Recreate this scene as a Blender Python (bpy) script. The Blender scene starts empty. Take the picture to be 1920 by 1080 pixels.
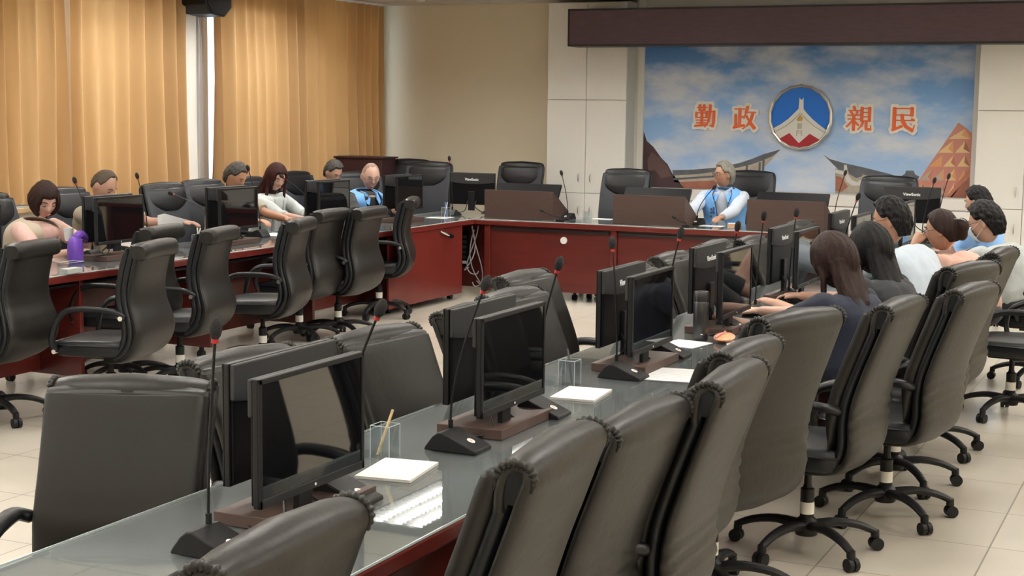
import bpy, bmesh, math, random
import numpy as np
from mathutils import Vector, Matrix, Euler, noise
PI = math.pi
R_ = math.radians
random.seed(7)
scn = bpy.context.scene
COL = scn.collection
# ---------------------------------------------------------------- camera
FPX = 2828.427
RM = np.array([[0.90712206, 0.06037663, -0.41651439],
               [0.42069803, -0.1019874, 0.9014498],
               [0.01194728, -0.99295178, -0.11791535]])
CAMP = np.array([0, 0, 1.82])
cd = bpy.data.cameras.new('camera')
cam = bpy.data.objects.new('camera', cd)
COL.objects.link(cam)
cd.sensor_width = 36
cd.lens = FPX / 1920 * 36
cd.clip_start = 0.05
cam.matrix_world = Matrix(((RM[0][0], -RM[0][1], -RM[0][2], 0), (RM[1][0], -RM[1][1], -RM[1][2], 0),
                           (RM[2][0], -RM[2][1], -RM[2][2], 1.82), (0, 0, 0, 1)))
scn.camera = cam
# ---------------------------------------------------------------- world + exposure
scn.view_settings.view_transform = 'Standard'
scn.view_settings.look = 'None'
scn.view_settings.gamma = 1
scn.view_settings.exposure = 0.9
w = bpy.data.worlds.new('world')
scn.world = w
w.use_nodes = True
w.node_tree.nodes['Background'].inputs[0].default_value = (0.80, 0.90, 1.0, 1)
w.node_tree.nodes['Background'].inputs[1].default_value = 1.7
scn.cycles.max_bounces = 8
scn.cycles.diffuse_bounces = 4
scn.cycles.glossy_bounces = 4
scn.cycles.transparent_max_bounces = 12
scn.cycles.caustics_reflective = False
scn.cycles.caustics_refractive = False
scn.cycles.sample_clamp_indirect = 6
LAMP_POWER = 51.0       # emission of the fluorescent tubes in the ceiling fittings


def at(u, v, z=None, y=None, x=None):
    """the point of the room seen at pixel u, v on a plane of known height, depth or side"""
    d = RM @ np.array([u - 960, v - 540, FPX])
    if z is not None: t = (z - CAMP[2]) / d[2]
    elif y is not None: t = (y - CAMP[1]) / d[1]
    else: t = (x - CAMP[0]) / d[0]
    return Vector(CAMP + d * t)


# ---------------------------------------------------------------- materials
MATS = {}


def mat(name, col, rough=0.5, metal=0.0, bump=0.0, bscale=60.0, coat=0.0, var=0.0, vscale=4.0, emit=None,
        stretch=None, spec=0.5, croughness=0.1, sheen=0.0, sub=0.0):
    m = bpy.data.materials.new(name)
    m.use_nodes = True
    nt = m.node_tree
    b = nt.nodes['Principled BSDF']
    b.inputs['Base Color'].default_value = (*col, 1)
    b.inputs['Roughness'].default_value = rough
    b.inputs['Metallic'].default_value = metal
    b.inputs['Coat Weight'].default_value = coat
    b.inputs['Coat Roughness'].default_value = croughness
    b.inputs['Specular IOR Level'].default_value = spec
    if sheen: b.inputs['Sheen Weight'].default_value = sheen
    if emit:
        b.inputs['Emission Color'].default_value = (*emit[:3], 1)
        b.inputs['Emission Strength'].default_value = emit[3]
    if bump or var:
        tc = nt.nodes.new('ShaderNodeTexCoord')
        mp = nt.nodes.new('ShaderNodeMapping')
        nt.links.new(tc.outputs['Object'], mp.inputs[0])
        if stretch: mp.inputs['Scale'].default_value = stretch
    if var:
        n = nt.nodes.new('ShaderNodeTexNoise')
        n.inputs['Scale'].default_value = vscale
        n.inputs['Detail'].default_value = 5
        nt.links.new(mp.outputs[0], n.inputs['Vector'])
        mx = nt.nodes.new('ShaderNodeMix')
        mx.data_type = 'RGBA'
        mx.inputs[6].default_value = (*[max(0, c * (1 - var)) for c in col], 1)
        mx.inputs[7].default_value = (*[min(1, c * (1 + var)) for c in col], 1)
        nt.links.new(n.outputs['Fac'], mx.inputs[0])
        nt.links.new(mx.outputs[2], b.inputs['Base Color'])
    if bump:
        n2 = nt.nodes.new('ShaderNodeTexNoise')
        n2.inputs['Scale'].default_value = bscale
        n2.inputs['Detail'].default_value = 4
        nt.links.new(mp.outputs[0], n2.inputs['Vector'])
        bp = nt.nodes.new('ShaderNodeBump')
        bp.inputs['Strength'].default_value = bump
        bp.inputs['Distance'].default_value = 0.01
        nt.links.new(n2.outputs['Fac'], bp.inputs['Height'])
        nt.links.new(bp.outputs[0], b.inputs['Normal'])
    MATS[name] = m
    return m


mat('leather', (0.012, 0.0108, 0.0094), 0.42, bump=0.12, bscale=35, var=0.15, vscale=3, spec=0.30)
mat('leather_dark', (0.006, 0.007, 0.009), 0.38, bump=0.15, bscale=30, spec=0.35)
mat('leather_mesh', (0.030, 0.034, 0.044), 0.6, bump=0.1, bscale=80)
mat('plastic_black', (0.008, 0.008, 0.009), 0.45, bump=0.05, bscale=200, spec=0.28)
mat('plastic_gloss', (0.003, 0.003, 0.004), 0.45, spec=0.15)
mat('plastic_grey', (0.026, 0.026, 0.028), 0.5, spec=0.35)
mat('bezel', (0.010, 0.010, 0.011), 0.42, spec=0.3)
mat('screen', (0.004, 0.0042, 0.005), 0.03, spec=0.9)
mat('foam', (0.010, 0.009, 0.010), 0.95, bump=0.6, bscale=300)
mat('red_ring', (0.35, 0.02, 0.02), 0.4)
mat('chrome', (0.75, 0.75, 0.76), 0.18, metal=1.0)
mat('dark_metal', (0.05, 0.05, 0.055), 0.35, metal=0.8)
mat('white_sticker', (0.72, 0.70, 0.64), 0.6)
mat('white_print', (0.8, 0.8, 0.8), 0.5)
mat('badge_silver', (0.75, 0.74, 0.72), 0.35)
mat('badge_orange', (0.65, 0.25, 0.08), 0.4)
mat('mahogany', (0.095, 0.014, 0.011), 0.30, var=0.35, vscale=3, stretch=(1, 1, 8), spec=0.5)
mat('mahogany_edge', (0.120, 0.017, 0.013), 0.25, var=0.2, vscale=3)
mat('table_top', (0.032, 0.016, 0.013), 0.35, var=0.25, vscale=6, stretch=(8, 1, 1))
mat('walnut', (0.062, 0.034, 0.026), 0.5, var=0.22, vscale=5, stretch=(1, 1, 9))
mat('maroon_wood', (0.042, 0.014, 0.017), 0.45, var=0.2, vscale=6, stretch=(1, 1, 6))
mat('beam_wood', (0.092, 0.050, 0.064), 0.5, var=0.35, vscale=7, stretch=(1, 1, 5))
mat('beam_trim', (0.012, 0.010, 0.011), 0.4)
mat('wall_cream', (0.80, 0.735, 0.58), 0.9, bump=0.03, bscale=90)
mat('wall_white', (0.72, 0.70, 0.66), 0.85, bump=0.02, bscale=90)
mat('cabinet_white', (0.86, 0.85, 0.81), 0.55, bump=0.015, bscale=50)
mat('ledge_white', (0.82, 0.80, 0.76), 0.5)
mat('carcass_grey', (0.60, 0.59, 0.56), 0.7)
mat('gap_dark', (0.25, 0.21, 0.16), 0.8)
mat('sill_tan', (0.50, 0.34, 0.18), 0.5)
mat('alu', (0.55, 0.57, 0.60), 0.35, metal=0.6)
mat('paper', (0.72, 0.72, 0.72), 0.8)
mat('paper_line', (0.45, 0.45, 0.47), 0.8)
mat('pad_cream', (0.66, 0.63, 0.58), 0.7)
mat('thermos', (0.012, 0.012, 0.013), 0.3, coat=0.3)
mat('purple', (0.13, 0.045, 0.36), 0.6, bump=0.3, bscale=60)
mat('pouch', (0.75, 0.33, 0.18), 0.4, var=0.5, vscale=20)
mat('pouch_pink', (0.8, 0.30, 0.30), 0.4)
mat('pen_wood', (0.62, 0.46, 0.24), 0.5, var=0.4, vscale=40)
mat('pen_dark', (0.05, 0.05, 0.06), 0.3)
mat('pen_blue', (0.1, 0.2, 0.6), 0.3)
mat('cable', (0.008, 0.008, 0.009), 0.45)
mat('cable_grey', (0.45, 0.45, 0.48), 0.5)
mat('socket_white', (0.75, 0.75, 0.75), 0.4)
mat('thermostat', (0.62, 0.52, 0.34), 0.5)
mat('skin', (0.44, 0.25, 0.18), 0.5, var=0.08, vscale=12, sub=0.1)
mat('skin_pale', (0.52, 0.32, 0.25), 0.5, var=0.06, vscale=12)
mat('skin_tan', (0.40, 0.205, 0.13), 0.48, var=0.08, vscale=12)
mat('lips', (0.45, 0.13, 0.11), 0.45)
mat('eye_dark', (0.02, 0.012, 0.01), 0.3)
mat('eye_white', (0.75, 0.72, 0.70), 0.3)
HS = (3, 3, 0.5)
mat('hair_black', (0.0045, 0.0040, 0.0045), 0.5, spec=0.18, bump=0.6, bscale=45, stretch=HS)
mat('hair_brown', (0.022, 0.0095, 0.0075), 0.5, spec=0.18, bump=0.6, bscale=45, stretch=HS, var=0.4, vscale=18)
mat('hair_redbrown', (0.035, 0.010, 0.009), 0.5, spec=0.18, bump=0.6, bscale=45, stretch=HS, var=0.4, vscale=18)
mat('hair_greybrown', (0.085, 0.064, 0.048), 0.55, spec=0.2, bump=0.6, bscale=45, stretch=HS, var=0.5, vscale=25)
mat('hair_grey', (0.060, 0.057, 0.052), 0.55, spec=0.2, bump=0.6, bscale=45, stretch=HS, var=0.7, vscale=22)
mat('hair_silver', (0.22, 0.21, 0.185), 0.55, spec=0.2, bump=0.6, bscale=45, stretch=HS, var=0.4, vscale=25)
mat('hair_stubble', (0.30, 0.20, 0.16), 0.6, bump=0.3, bscale=200)
mat('hair_ends', (0.085, 0.042, 0.036), 0.5, spec=0.18, bump=0.6, bscale=45, stretch=HS, var=0.4, vscale=18)
for nm, c in dict(cloth_pink=(0.56, 0.36, 0.32), cloth_greycardi=(0.47, 0.51, 0.51), cloth_olive=(0.30, 0.26, 0.20),
                  cloth_black=(0.015, 0.016, 0.02), cloth_navy=(0.008, 0.013, 0.030), cloth_paleblue=(0.46, 0.53, 0.61),
                  cloth_white=(0.50, 0.56, 0.66), cloth_grey=(0.35, 0.38, 0.375), cloth_blue=(0.22, 0.42, 0.78),
                  cloth_peach=(0.60, 0.36, 0.29), vest_blue=(0.17, 0.42, 0.82), vest_trim=(0.02, 0.05, 0.12),
                  trousers=(0.02, 0.022, 0.028), mask=(0.55, 0.66, 0.78), strap=(0.8, 0.8, 0.78),
                  cardi_beige=(0.40, 0.34, 0.26)).items():
    mat(nm, c, 0.85, bump=0.9, bscale=7, sheen=0.1, var=0.08, vscale=5)
mat('orange', (0.80, 0.14, 0.035), 0.5)
mat('char_white', (0.85, 0.84, 0.80), 0.5)
mat('emb_blue', (0.0, 0.17, 0.72), 0.4)
mat('emb_red', (0.42, 0.012, 0.025), 0.4)
mat('emb_white', (0.78, 0.77, 0.72), 0.5)
mat('emb_line', (0.50, 0.48, 0.42), 0.5)
mat('emb_gold', (0.55, 0.32, 0.06), 0.4)
mat('emb_rim', (0.72, 0.68, 0.60), 0.25, metal=0.7)
mat('m_rock', (0.055, 0.026, 0.032), 0.6, var=0.5, vscale=4)
mat('m_rock_light', (0.12, 0.065, 0.06), 0.6, var=0.5, vscale=5)
mat('m_roof', (0.11, 0.12, 0.14), 0.6, var=0.4, vscale=12)
mat('m_wall', (0.45, 0.40, 0.33), 0.6, var=0.4, vscale=14)
mat('m_brick', (0.36, 0.14, 0.09), 0.6, var=0.3, vscale=14)
mat('m_white', (0.66, 0.66, 0.64), 0.6)
mat('m_orange', (0.72, 0.36, 0.16), 0.6)
mat('m_sand', (0.78, 0.56, 0.28), 0.6)
mat('m_red', (0.52, 0.20, 0.13), 0.6)
mat('m_pink', (0.60, 0.25, 0.20), 0.6)
mat('tube_light', (0.9, 0.9, 0.9), 0.5, emit=(1.0, 0.955, 0.88, LAMP_POWER))
mat('fitting_inner', (0.05, 0.05, 0.05), 0.5)
mat('louvre_grey', (0.22, 0.22, 0.22), 0.4)
mat('fitting_white', (0.85, 0.85, 0.83), 0.35)


def glassy(name, tint, rough=0.01, f0=.04, f=1.0, haze=0.0, hazecol=(.5, .5, .5)):
    m = bpy.data.materials.new(name)
    m.use_nodes = True
    nt = m.node_tree
    nt.nodes.clear()
    out = nt.nodes.new('ShaderNodeOutputMaterial')
    mx = nt.nodes.new('ShaderNodeMixShader')
    tr = nt.nodes.new('ShaderNodeBsdfTransparent')
    gl = nt.nodes.new('ShaderNodeBsdfGlossy')
    # Schlick reflectance from the facing angle, the same for both sides of a thin sheet
    lw = nt.nodes.new('ShaderNodeLayerWeight')
    lw.inputs['Blend'].default_value = 0.5
    pw = nt.nodes.new('ShaderNodeMath'); pw.operation = 'POWER'; pw.inputs[1].default_value = 5
    nt.links.new(lw.outputs['Facing'], pw.inputs[0])
    fr = nt.nodes.new('ShaderNodeMath'); fr.operation = 'MULTIPLY_ADD'
    fr.inputs[1].default_value = 1 - f0; fr.inputs[2].default_value = f0
    nt.links.new(pw.outputs[0], fr.inputs[0])
    tr.inputs[0].default_value = (*tint, 1)
    gl.inputs['Roughness'].default_value = rough
    gl.inputs[0].default_value = (f, f, f, 1)
    nt.links.new(fr.outputs[0], mx.inputs[0])
    if haze:  # patchy grey haze mixed into the glass colour to lighten its dark reflections
        df = nt.nodes.new('ShaderNodeBsdfDiffuse'); df.inputs[0].default_value = (*hazecol, 1)
        m2 = nt.nodes.new('ShaderNodeMixShader')
        tc = nt.nodes.new('ShaderNodeTexCoord'); nz = nt.nodes.new('ShaderNodeTexNoise')
        nz.inputs['Scale'].default_value = 2.2; nz.inputs['Detail'].default_value = 6
        nt.links.new(tc.outputs['Object'], nz.inputs['Vector'])
        mr = nt.nodes.new('ShaderNodeMapRange')
        mr.inputs[1].default_value = .3; mr.inputs[2].default_value = .7
        mr.inputs[3].default_value = haze * .75; mr.inputs[4].default_value = haze * 1.25
        nt.links.new(nz.outputs['Fac'], mr.inputs[0]); nt.links.new(mr.outputs[0], m2.inputs[0])
        nt.links.new(tr.outputs[0], m2.inputs[1]); nt.links.new(df.outputs[0], m2.inputs[2])
        nt.links.new(m2.outputs[0], mx.inputs[1])
    else: nt.links.new(tr.outputs[0], mx.inputs[1])
    nt.links.new(gl.outputs[0], mx.inputs[2])
    nt.links.new(mx.outputs[0], out.inputs[0])
    MATS[name] = m


glassy('table_glass', (0.93, 0.97, 0.96), 0.008, .05, 1.0, .12, (.50, .56, .58))
glassy('window_glass', (0.95, 0.97, 0.98))
glassy('acrylic', (0.95, 0.97, 0.98), 0.02, .05)
mat('glass_edge', (0.55, 0.62, 0.62), 0.15, coat=0.5)


def floor_mat():
    m = mat('floor_tile', (0.62, 0.56, 0.47), 0.28)
    nt = m.node_tree
    b = nt.nodes['Principled BSDF']
    tc = nt.nodes.new('ShaderNodeTexCoord')
    mp = nt.nodes.new('ShaderNodeMapping')
    mp.inputs['Location'].default_value = (0.76, 0.1, 0)
    br = nt.nodes.new('ShaderNodeTexBrick')
    br.offset = 0
    br.inputs['Scale'].default_value = 1
    br.inputs['Brick Width'].default_value = 0.6
    br.inputs['Row Height'].default_value = 0.6
    br.inputs['Mortar Size'].default_value = 0.004
    br.inputs['Mortar Smooth'].default_value = 0.2
    br.inputs['Color1'].default_value = (0.60, 0.55, 0.47, 1)
    br.inputs['Color2'].default_value = (0.57, 0.52, 0.44, 1)
    br.inputs['Mortar'].default_value = (0.27, 0.235, 0.19, 1)
    n = nt.nodes.new('ShaderNodeTexNoise')
    n.inputs['Scale'].default_value = 3
    n.inputs['Detail'].default_value = 6
    mx = nt.nodes.new('ShaderNodeMix')
    mx.data_type = 'RGBA'
    mx.blend_type = 'MULTIPLY'
    mx.inputs[0].default_value = 0.25
    nt.links.new(tc.outputs['Object'], mp.inputs[0])
    nt.links.new(mp.outputs[0], br.inputs['Vector'])
    nt.links.new(tc.outputs['Object'], n.inputs['Vector'])
    nt.links.new(br.outputs['Color'], mx.inputs[6])
    nt.links.new(n.outputs['Fac'], mx.inputs[7])
    nt.links.new(mx.outputs[2], b.inputs['Base Color'])
    b.inputs['Coat Weight'].default_value = 0.25


floor_mat()


def ceil_mat():
    m = mat('ceiling_panel', (0.78, 0.78, 0.76), 0.9)
    nt = m.node_tree
    b = nt.nodes['Principled BSDF']
    tc = nt.nodes.new('ShaderNodeTexCoord')
    br = nt.nodes.new('ShaderNodeTexBrick')
    br.offset = 0
    br.inputs['Scale'].default_value = 1
    br.inputs['Brick Width'].default_value = 0.6
    br.inputs['Row Height'].default_value = 0.6
    br.inputs['Mortar Size'].default_value = 0.012
    br.inputs['Color1'].default_value = (0.76, 0.76, 0.74, 1)
    br.inputs['Color2'].default_value = (0.74, 0.74, 0.72, 1)
    br.inputs['Mortar'].default_value = (0.50, 0.50, 0.49, 1)
    nt.links.new(tc.outputs['Object'], br.inputs['Vector'])
    nt.links.new(br.outputs['Color'], b.inputs['Base Color'])


ceil_mat()


def curtain_mat():
    m = bpy.data.materials.new('curtain')
    m.use_nodes = True
    nt = m.node_tree
    b = nt.nodes['Principled BSDF']
    out = nt.nodes['Material Output']
    col = (0.50, 0.335, 0.165, 1)
    b.inputs['Base Color'].default_value = col
    b.inputs['Roughness'].default_value = 0.75
    b.inputs['Sheen Weight'].default_value = 0.25
    tl = nt.nodes.new('ShaderNodeBsdfTranslucent')
    tl.inputs[0].default_value = (0.58, 0.25, 0.065, 1)
    mx = nt.nodes.new('ShaderNodeMixShader')
    mx.inputs[0].default_value = 0.22
    nt.links.new(b.outputs[0], mx.inputs[1])
    nt.links.new(tl.outputs[0], mx.inputs[2])
    nt.links.new(mx.outputs[0], out.inputs[0])
    MATS['curtain'] = m


curtain_mat()


def sky_print():
    """the printed sky of the mural: blue fading to pale with clouds, part of the print itself"""
    m = mat('mural_sky', (0.3, 0.5, 0.8), 0.45)
    nt = m.node_tree
    b = nt.nodes['Principled BSDF']
    tc = nt.nodes.new('ShaderNodeTexCoord')
    sp = nt.nodes.new('ShaderNodeSeparateXYZ')
    nt.links.new(tc.outputs['Object'], sp.inputs[0])
    mr = nt.nodes.new('ShaderNodeMapRange')
    mr.inputs[1].default_value = 0.95
    mr.inputs[2].default_value = 2.55
    nt.links.new(sp.outputs['Z'], mr.inputs[0])
    rp = nt.nodes.new('ShaderNodeValToRGB')
    rp.color_ramp.elements[0].color = (0.46, 0.62, 0.88, 1)
    rp.color_ramp.elements[1].color = (0.07, 0.23, 0.58, 1)
    e = rp.color_ramp.elements.new(0.55)
    e.color = (0.25, 0.48, 0.86, 1)
    nt.links.new(mr.outputs[0], rp.inputs[0])
    mp = nt.nodes.new('ShaderNodeMapping')
    mp.inputs['Scale'].default_value = (1.0, 1, 2.1)
    mp.inputs['Rotation'].default_value = (0, -0.25, 0)
    nt.links.new(tc.outputs['Object'], mp.inputs[0])
    n = nt.nodes.new('ShaderNodeTexNoise')
    n.inputs['Scale'].default_value = 1.5
    n.inputs['Detail'].default_value = 7
    n.inputs['Roughness'].default_value = 0.55
    nt.links.new(mp.outputs[0], n.inputs['Vector'])
    cr = nt.nodes.new('ShaderNodeValToRGB')
    cr.color_ramp.elements[0].position = 0.40
    cr.color_ramp.elements[1].position = 0.62
    nt.links.new(n.outputs['Fac'], cr.inputs[0])
    mx = nt.nodes.new('ShaderNodeMix')
    mx.data_type = 'RGBA'
    mx.inputs[7].default_value = (0.74, 0.77, 0.84, 1)
    ml = nt.nodes.new('ShaderNodeMath')
    ml.operation = 'MULTIPLY'
    ml.inputs[1].default_value = 0.85
    nt.links.new(cr.outputs[0], ml.inputs[0])
    nt.links.new(ml.outputs[0], mx.inputs[0])
    nt.links.new(rp.outputs[0], mx.inputs[6])
    nt.links.new(mx.outputs[2], b.inputs['Base Color'])


sky_print()


TMPS = bpy.data.scenes.new('workbench')   # emptied and removed at the end

# ---------------------------------------------------------------- mesh helpers
class MB:
    def __init__(s):
        s.v = []; s.f = []; s.mi = []; s.mats = []
        s.cur = 0

    def m(s, name):
        if name not in s.mats: s.mats.append(name)
        s.cur = s.mats.index(name)
        return s

    def add(s, vs, fs):
        o = len(s.v)
        s.v += [Vector(p) for p in vs]
        for f in fs:
            s.f.append([i + o for i in f]); s.mi.append(s.cur)
        return s

    def box(s, x0, x1, y0, y1, z0, z1, M=None):
        vs = [Vector((x, y, z)) for z in (z0, z1) for y in (y0, y1) for x in (x0, x1)]
        if M is not None: vs = [M @ p for p in vs]
        return s.add(vs, [(0, 2, 3, 1), (4, 5, 7, 6), (0, 1, 5, 4), (2, 6, 7, 3), (0, 4, 6, 2), (1, 3, 7, 5)])

    def loft(s, secs, caps=True, closed=False):
        n = len(secs[0]); vs = [p for c in secs for p in c]; fs = []
        k = len(secs)
        for i in range(k if closed else k - 1):
            a = i * n; b = ((i + 1) % k) * n
            for j in range(n):
                j2 = (j + 1) % n
                fs.append((a + j, a + j2, b + j2, b + j))
        if caps and not closed:
            fs.append(tuple(range(n - 1, -1, -1)))
            fs.append(tuple((k - 1) * n + j for j in range(n)))
        return s.add(vs, fs)

    def tube(s, path, r, n=10, caps=True, flat=None, up=None):
        path = [Vector(p) for p in path]
        k = len(path)
        rs = r if isinstance(r, (list, tuple)) else [r] * k
        secs = []; prev = None
        for i, p in enumerate(path):
            t = (path[min(i + 1, k - 1)] - path[max(i - 1, 0)]).normalized()
            if prev is None:
                a = up or (Vector((0, 0, 1)) if abs(t.z) < 0.9 else Vector((1, 0, 0)))
                u = (a - t * a.dot(t)).normalized()
            else:
                u = (prev - t * prev.dot(t)).normalized()
            prev = u
            w_ = t.cross(u)
            fu, fw = flat if flat else (1, 1)
            secs.append([p + (u * math.cos(q) * fu + w_ * math.sin(q) * fw) * rs[i] for q in [2 * PI * j / n for j in range(n)]])
        return s.loft(secs, caps)

    def lathe(s, prof, c=(0, 0, 0), n=20, M=None):
        c = Vector(c); secs = []
        for r, z in prof:
            ring = [Vector((r * math.cos(2 * PI * j / n), r * math.sin(2 * PI * j / n), z)) for j in range(n)]
            if M is not None: ring = [M @ p for p in ring]
            secs.append([p + c for p in ring])
        return s.loft(secs)

    def ell(s, c, r, M=None, nu=16, nv=10):
        c = Vector(c); secs = []
        for i in range(nv + 1):
            a = -PI / 2 + PI * i / nv
            a = max(-PI / 2 + .05, min(PI / 2 - .05, a))
            ring = [Vector((r[0] * math.cos(a) * math.cos(2 * PI * j / nu), r[1] * math.cos(a) * math.sin(2 * PI * j / nu), r[2] * math.sin(a))) for j in range(nu)]
            if M is not None: ring = [M @ p for p in ring]
            secs.append([p + c for p in ring])
        return s.loft(secs)

    def prism(s, pts, off):
        """polygon of 3-D points pushed along off"""
        pts = [Vector(p) for p in pts]; off = Vector(off); n = len(pts)
        return s.add(pts + [p + off for p in pts], [tuple(range(n)), tuple(range(2 * n - 1, n - 1, -1))] +
                     [(i, i + n, (i + 1) % n + n, (i + 1) % n) for i in range(n)])

    def xform(s, M):
        s.v = [M @ p for p in s.v]
        return s

    def mesh(s, name):
        me = bpy.data.meshes.new(name)
        me.from_pydata([tuple(p) for p in s.v], [], s.f)
        for m_ in s.mats: me.materials.append(MATS[m_])
        me.polygons.foreach_set('material_index', s.mi)
        bm = bmesh.new(); bm.from_mesh(me)
        bmesh.ops.recalc_face_normals(bm, faces=bm.faces)
        bm.to_mesh(me); bm.free()
        return me

    def build(s, name, material=None, parent=None, smooth=35, bevel=0.0, subdiv=0, seg=2, label=None):
        if material:
            s.mats = [material]; s.mi = [0] * len(s.f)
        me = s.mesh(name)
        o = bpy.data.objects.new(name, me)
        COL.objects.link(o)
        if smooth:
            me.polygons.foreach_set('use_smooth', [True] * len(me.polygons))
            if smooth < 180 and not subdiv: me.set_sharp_from_angle(angle=R_(smooth))
        if bevel:
            b = o.modifiers.new('bevel', 'BEVEL'); b.width = bevel; b.segments = seg; b.limit_method = 'ANGLE'; b.angle_limit = R_(40)
        if subdiv:
            b = o.modifiers.new('subdiv', 'SUBSURF'); b.levels = subdiv; b.render_levels = subdiv
        if parent: o.parent = parent
        if label: o['label'] = label
        return o


def thing(name, label, cat, loc=(0, 0, 0), rz=0, group=None):
    o = bpy.data.objects.new(name, None)
    COL.objects.link(o)
    o.empty_display_size = 0.1
    o.location = loc; o.rotation_euler = (0, 0, rz)
    o['label'] = label; o['category'] = cat
    if group: o['group'] = group
    return o


def tag(o, label, cat, group=None):
    o['label'] = label; o['category'] = cat
    if group: o['group'] = group
    return o


def struct(o):
    o['kind'] = 'structure'
    return o


def kids(o): return KIDS.get(o.name, [])


KIDS = {}


def dup(root, loc, rz, label, group=None):
    def rec(o, par):
        c = o.copy(); COL.objects.link(c)
        if par is not None: c.parent = par
        for ch in CH[o]: rec(ch, c)
        return c
    r = rec(root, None)
    r.location = loc; r.rotation_euler = (0, 0, rz)
    r['label'] = label
    if group: r['group'] = group
    return r


class _CH(dict):
    def __missing__(s, k): return [o for o in bpy.data.objects if o.parent == k]


CH = _CH()


def sp(v, p): return math.copysign(abs(v) ** p, v)




def baked(mb, voxel, smooth_it=4, name='m', dec=None):
    """fuse overlapping shapes into one continuous skin"""
    me = mb.mesh('tmp')
    o = bpy.data.objects.new('tmp', me); TMPS.collection.objects.link(o)
    r = o.modifiers.new('r', 'REMESH'); r.mode = 'VOXEL'; r.voxel_size = voxel; r.use_smooth_shade = True
    if smooth_it:
        s_ = o.modifiers.new('s', 'SMOOTH'); s_.iterations = smooth_it; s_.factor = 0.5
    with bpy.context.temp_override(scene=TMPS, view_layer=TMPS.view_layers[0]):
        dg = bpy.context.evaluated_depsgraph_get()
        out = bpy.data.meshes.new_from_object(o.evaluated_get(dg))
    out.name = name
    bpy.data.objects.remove(o); bpy.data.meshes.remove(me)
    return out


def link_mesh(name, me, material, parent=None, label=None):
    me.materials.clear(); me.materials.append(MATS[material])
    me.polygons.foreach_set('use_smooth', [True] * len(me.polygons))
    o = bpy.data.objects.new(name, me); COL.objects.link(o)
    if parent: o.parent = parent
    if label: o['label'] = label
    return o


# ================================================================ ROOM
XL, XR, YB, YF, ZC = -9.28, 2.6, 16.2, -2.2, 3.04
struct(MB().box(XL - .3, XR + .3, YF - .3, YB + .3, -.15, 0).build('floor', 'floor_tile', smooth=0))
struct(MB().box(XL - .3, XR + .3, YF - .3, YB + .3, ZC, ZC + .15).build('ceiling', 'ceiling_panel', smooth=0))
W = [(3.0, 12.02), (12.53, 16.02)]; WZ0, WZ1 = 0.93, 2.95
b = MB()
b.box(XL - .25, XL, YF - .3, YB + .3, 0, WZ0)
b.box(XL - .25, XL, YF - .3, YB + .3, WZ1, ZC)
b.box(XL - .25, XL, YF - .3, W[0][0], WZ0, WZ1)
b.box(XL - .25, XL, W[0][1], W[1][0], WZ0, WZ1)
b.box(XL - .25, XL, W[1][1], YB + .3, WZ0, WZ1)
struct(b.build('wall_left', 'wall_white', smooth=0))
b = MB().m('wall_cream')
b.box(XL, XR + .3, YB, YB + .25, 0, ZC)
struct(b.build('wall_back', 'wall_cream', smooth=0))
struct(MB().box(XR, XR + .25, YF, YB, 0, ZC).build('wall_right', 'wall_cream', smooth=0))
struct(MB().box(XL, XR, YF - .25, YF, 0, ZC).build('wall_front', 'wall_cream', smooth=0))
for i, (a, c) in enumerate(W):
    f = MB()
    x0, x1 = XL - .17, XL - .11
    f.box(x0, x1, a, c, WZ0, WZ0 + .05).box(x0, x1, a, c, WZ1 - .05, WZ1)
    n = max(2, round((c - a) / 0.9))
    for k in range(n + 1):
        y = a + (c - a - .05) * k / n
        f.box(x0 - .005, x1 + .005, y, y + (.30 if i == 1 and k == 0 else .05), WZ0, WZ1)
    fr = struct(f.build('window_%d' % (i + 1), 'alu', smooth=0))
    MB().box(x0 + .02, x0 + .028, a, c, WZ0, WZ1).build('glass_pane', 'window_glass', fr, smooth=0)
struct(MB().box(XL - .1, XL + .09, W[0][0] - .2, YB - .02, WZ0 - .045, WZ0 - .003).build('trim_1', 'sill_tan', smooth=0, bevel=.006))
struct(MB().box(XL, XL + .015, YF, YB, 0, .1).build('baseboard_left', 'wall_cream', smooth=0))
# slim steel jamb beside the pillar
struct(MB().box(XL - .02, XL + .03, 12.50, 12.545, WZ0, ZC).box(XL - .02, XL + .015, 12.56, 12.60, WZ0, ZC).build('trim_2', 'alu', smooth=0, bevel=.004))


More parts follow.
